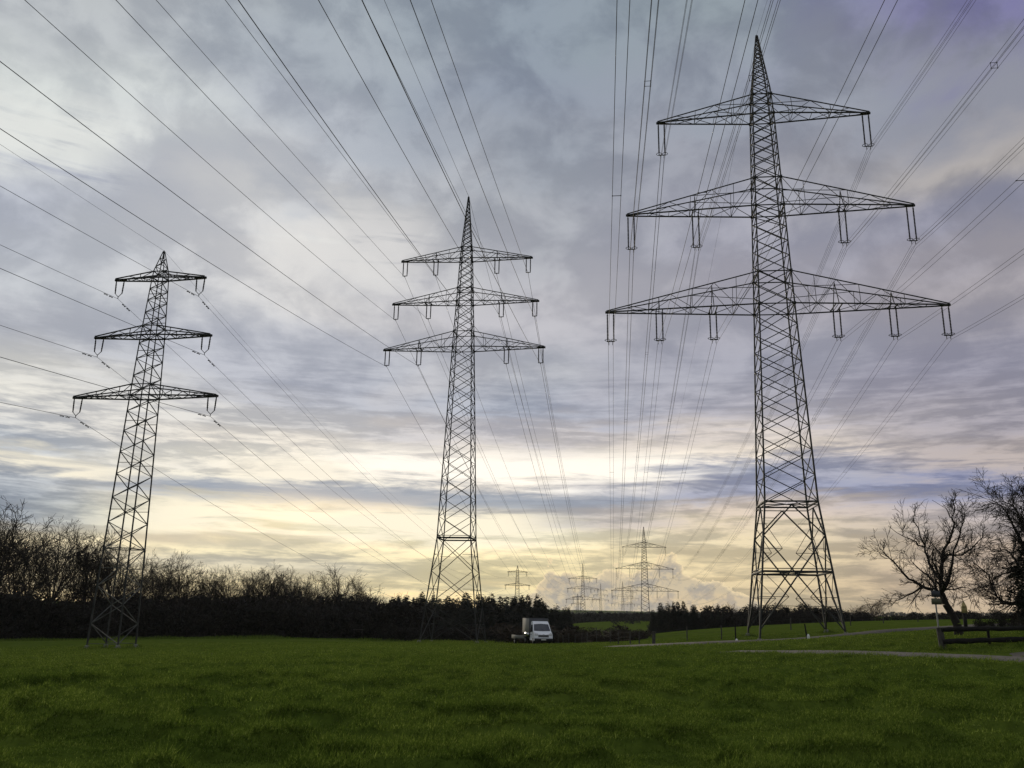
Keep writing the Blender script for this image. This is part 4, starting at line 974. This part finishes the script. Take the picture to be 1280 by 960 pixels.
for sx in (-1, 1):
    m = MB(); f = lambda y, z: (sx * (onx(z) + .006), y, z); V = [f(.12, 1.35), f(1.35, 1.35), f(.98, 1.95), f(.18, 2.02)]; m.add(V, [[0, 1, 2, 3]] if sx > 0 else [[3, 2, 1, 0]]); m.build('side_window', GLASS, van)
    m = MB(); m.box((sx * .76, 2.44, .98), (.34, .16, .30)); m.add([(sx * .60, 2.47, .84), (sx * .94, 2.40, .84), (sx * .95, 2.20, 1.24), (sx * .74, 2.30, 1.20)], [[0, 1, 2, 3]]); m.build('headlight', LAMP, van)
    m = MB(); m.box((sx * 1.10, 1.30, 1.42), (.14, .14, .34)); m.segs([(sx * .93, 1.30, 1.34)], [(sx * 1.08, 1.30, 1.36)], .035); m.build('mirror', BLACK, van)
    m = MB(); m.box((sx * .985, .62, .98), (.012, .96, .04)); m.build('door_trim', BLACK, van)
m = MB(); m.box((0, 2.535, .50), (1.92, .16, .30)); m.box((0, 2.50, .40), (1.7, .2, .12)); m.build('bumper', BLACK, van)
g = MB(); g.box((0, 2.50, .88), (1.10, .07, .26)); 
gr = g.build('grille', BLACK, van)
e = MB(); e.torus((0, 2.56, .94), .12, .014, 'y', 18, 5)
for t in (90, 210, 330): e.segs([(0, 2.56, .94)], [(.12 * math.cos(R_(t)), 2.56, .94 + .12 * math.sin(R_(t)))], .018, .006)
for zz_ in (.80, .885, .965): e.segs([(-.52, 2.54, zz_), (.14, 2.54, zz_)], [(-.14, 2.54, zz_), (.52, 2.54, zz_)], .012)
e.build('emblem', CHROME, gr)
MB().box((0, 2.63, .52), (.52, .02, .11)).build('licence_plate', PLATE, van)
m = MB(); m.segs([(-.30, 1.86, 1.42), (.42, 1.86, 1.42)], [(.12, 1.60, 1.62), (.75, 1.62, 1.60)], .012); m.build('wiper', BLACK, van)
m = MB(); m.box((0, -2.0, .62), (.9, 4.4, .18)); m.box((0, -2.1, .78), (2.05, 4.1, .12)); m.build('chassis', BLACK, van)
m = MB(); m.box((0, -.22, 1.735), (2.08, .05, 1.78)); m.box((0, -2.2, 2.645), (2.10, 4.0, .05)); m.build('tarpaulin_front', TARP, van)
m = MB()
for sx in (-1, 1):
    m.box((sx * 1.04, -2.2, 1.755), (.04, 3.92, 1.75))
    for y in np.linspace(-4.0, -.5, 7): m.box((sx * 1.065, y, 1.755), (.02, .05, 1.73))
m.box((0, -4.16, 1.755), (2.04, .04, 1.75)); m.build('tarpaulin_side', TARP_L, van)
m = MB()
for sx in (-1, 1): m.box((sx * 1.05, -2.2, .98), (.05, 4.0, .34))
m.build('drop_side', CHROME, van)
for sx in (-1, 1):
    for y in (1.72, -2.9):
        t_ = MB(); t_.disc((sx * .86, y, .34), .34, .22, 'x', 22); ty = t_.build('wheel', TYRE, van); MB().disc((sx * .972, y, .34), .20, .02, 'x', 16).build('rim', RIM, ty)
q = at(653, 806, 101); zt_ = gz(q[0], q[1]); tr = empty('trailer', (q[0], q[1], zt_), R_(180 + 14)); tag(tr, 'low pale flatbed trailer standing beside the van', 'trailer')
m = MB(); m.box((0, 0, .62), (1.7, 3.2, .10)); m.segs([(0, 1.6, .55)], [(0, 2.8, .45)], .05); m.build('bed', BLACK, tr)
m = MB(); m.box((0, 1.58, .82), (1.7, .04, .34)); m.box((.84, 0, .82), (.04, 3.2, .34)); m.box((-.84, 0, .82), (.04, 3.2, .34)); m.build('side_board', TARP_L, tr)
for sx in (-1, 1):
    ty = MB().disc((sx * .78, -.2, .30), .30, .18, 'x', 18).build('wheel', TYRE, tr); MB().disc((sx * .875, -.2, .30), .17, .02, 'x', 14).build('rim', RIM, ty)
# ------------------------------------------------------------------ meadow grass
rg = np.random.RandomState(12); parts = []
for (r0, r1, dens, hgt, wid, azl) in ((2.5, 8.5, 350, .07, .007, 46), (8.5, 15, 1900, .075, .006, 36), (15, 27, 720, .085, .009, 35), (27, 48, 190, .085, .016, 34), (48, 100, 40, .065, .030, 34)):
    n = int(R_(azl) * (r1 ** 2 - r0 ** 2) * dens); r = np.sqrt(rg.rand(n) * (r1 ** 2 - r0 ** 2) + r0 ** 2); a = np.radians(rg.uniform(-azl, azl, n))
    x, y = r * np.sin(a), r * np.cos(a)
    tuft = vnoise(x * 1.1 + 31, y * 1.6) + .7 * vnoise(x * 3.6, y * 4.3 + 9)
    keep = (rg.rand(n) < .55 + .75 * tuft + .2) & ((dist_poly(x, y, PATH) - PW * (.85 + .55 * vnoise(x * 1.3, y * 1.3 + 77)) > 0) | (rg.rand(n) < .10)) & ((dist_poly(x, y, TRACK) - TW * (.88 + .4 * vnoise(x * .9, y * .9 + 7)) > 0) | (rg.rand(n) < .07)) & ((dist_poly(x, y, YARD) > 1.4) | (rg.rand(n) < .06))
    x, y, tuft = x[keep], y[keep], tuft[keep]; n = len(x); z = ground(x, y) + micro(x, y) - .006
    hum = np.clip(vnoise(x * 1.15 + 11, y * 2.0) + .5 * vnoise(x * 2.6, y * 3.8 + 40) - .06, 0, .22); h = hgt * np.clip(.75 + 1.0 * tuft + hum * 4.5, .3, 3) * rg.uniform(.55, 1.45, n); h = np.where(rg.rand(n) < .02, h * 1.6, h); th = rg.rand(n) * 6.283; w = wid * rg.uniform(.7, 1.3, n)
    lean = rg.normal(0, .45, (n, 2)) + np.array([.18, -.05]); c = np.stack([x, y, z], 1); s_ = np.stack([np.cos(th) * w, np.sin(th) * w, np.zeros(n)], 1)
    tipv = c + np.stack([lean[:, 0] * h, lean[:, 1] * h, h], 1); parts.append(np.stack([c - s_, c + s_, tipv], 1).reshape(-1, 3))
for (cx, cy, rad_, cnt, hh_) in [(*FR[k].w(u * w_, v * w_, 0)[:2], .75, 260, .34) for k, w_ in (('M', 3.3), ('L', 1.45), ('R', 4.0)) for u in (-1, 1) for v in (-1, 1)] + [(pA[0], pA[1], .5, 300, .22), (FR['M'].c[0], FR['M'].c[1], 4.5, 2600, .30)]:
    a = rg.rand(cnt) * 6.283; r = rad_ * np.sqrt(rg.rand(cnt)); x, y = cx + r * np.cos(a), cy + r * np.sin(a); z = ground(x, y) + micro(x, y); h = hh_ * rg.uniform(.4, 1.5, cnt)
    th = rg.rand(cnt) * 6.283; c = np.stack([x, y, z - .02], 1); s_ = np.stack([np.cos(th), np.sin(th), 0 * th], 1) * .018; lean = rg.normal(0, .3, (cnt, 2))
    parts.append(np.stack([c - s_, c + s_, c + np.stack([lean[:, 0] * h, lean[:, 1] * h, h], 1)], 1).reshape(-1, 3))
# rough strip left unmown where the meadow meets the wood
n = 16000; pxs = rg.uniform(-80, 640, n); E_ = np.array([at(q, 798, 1.0)[:2] for q in np.linspace(-80, 640, 90)]); E_ /= np.linalg.norm(E_, axis=1, keepdims=True)
Dd = np.interp(pxs, [-80, 300, 480, 640], [146, 143, 130, 112]) + rg.normal(0, 2.0, n); k_ = np.clip(((pxs + 80) / 720 * 89).astype(int), 0, 89); x = E_[k_, 0] * Dd + rg.normal(0, .8, n); y = E_[k_, 1] * Dd; z = ground(x, y)
h = (.18 + .5 * np.clip(vnoise(x * .25, y * .25) + .2, 0, 1)) * rg.uniform(.4, 1.6, n); th = rg.rand(n) * 6.283; c = np.stack([x, y, z - .02], 1); s_ = np.stack([np.cos(th), np.sin(th), 0 * th], 1) * .04
parts.append(np.stack([c - s_, c + s_, c + np.stack([rg.normal(0, .3, n) * h, rg.normal(0, .3, n) * h, h], 1)], 1).reshape(-1, 3))
V = np.concatenate(parts); g_ = mesh_np('grass', V, None, np.arange(len(V)).reshape(-1, 3), BLADE)
tag(g_, 'short lush meadow grass covering the foreground', 'grass', None, 'stuff')

# ------------------------------------------------------------------ haze over the valley
HAZE = bpy.data.materials.new('haze_air'); HAZE.use_nodes = True; nt = HAZE.node_tree; nt.nodes.clear()
ho = nt.nodes.new('ShaderNodeOutputMaterial'); hv = nt.nodes.new('ShaderNodeVolumePrincipled'); hv.inputs['Density'].default_value = 0.00005; hv.inputs['Color'].default_value = (.92, .93, .95, 1); hv.inputs['Anisotropy'].default_value = 0.3
nt.links.new(hv.outputs[0], ho.inputs['Volume'])
if True:
    hz = MB().box((0, 0, 32), (7400, 7400, 132)).build('haze', HAZE); tag(hz, None, None, None, 'stuff')
# unused prototypes must not stay at the origin
for pr in protos + con + shr + bsh + [proto_r]:
    if id(pr[0]) not in used:
        for k_ in pr[1]: bpy.data.objects.remove(k_, do_unlink=True)
        bpy.data.objects.remove(pr[0], do_unlink=True)
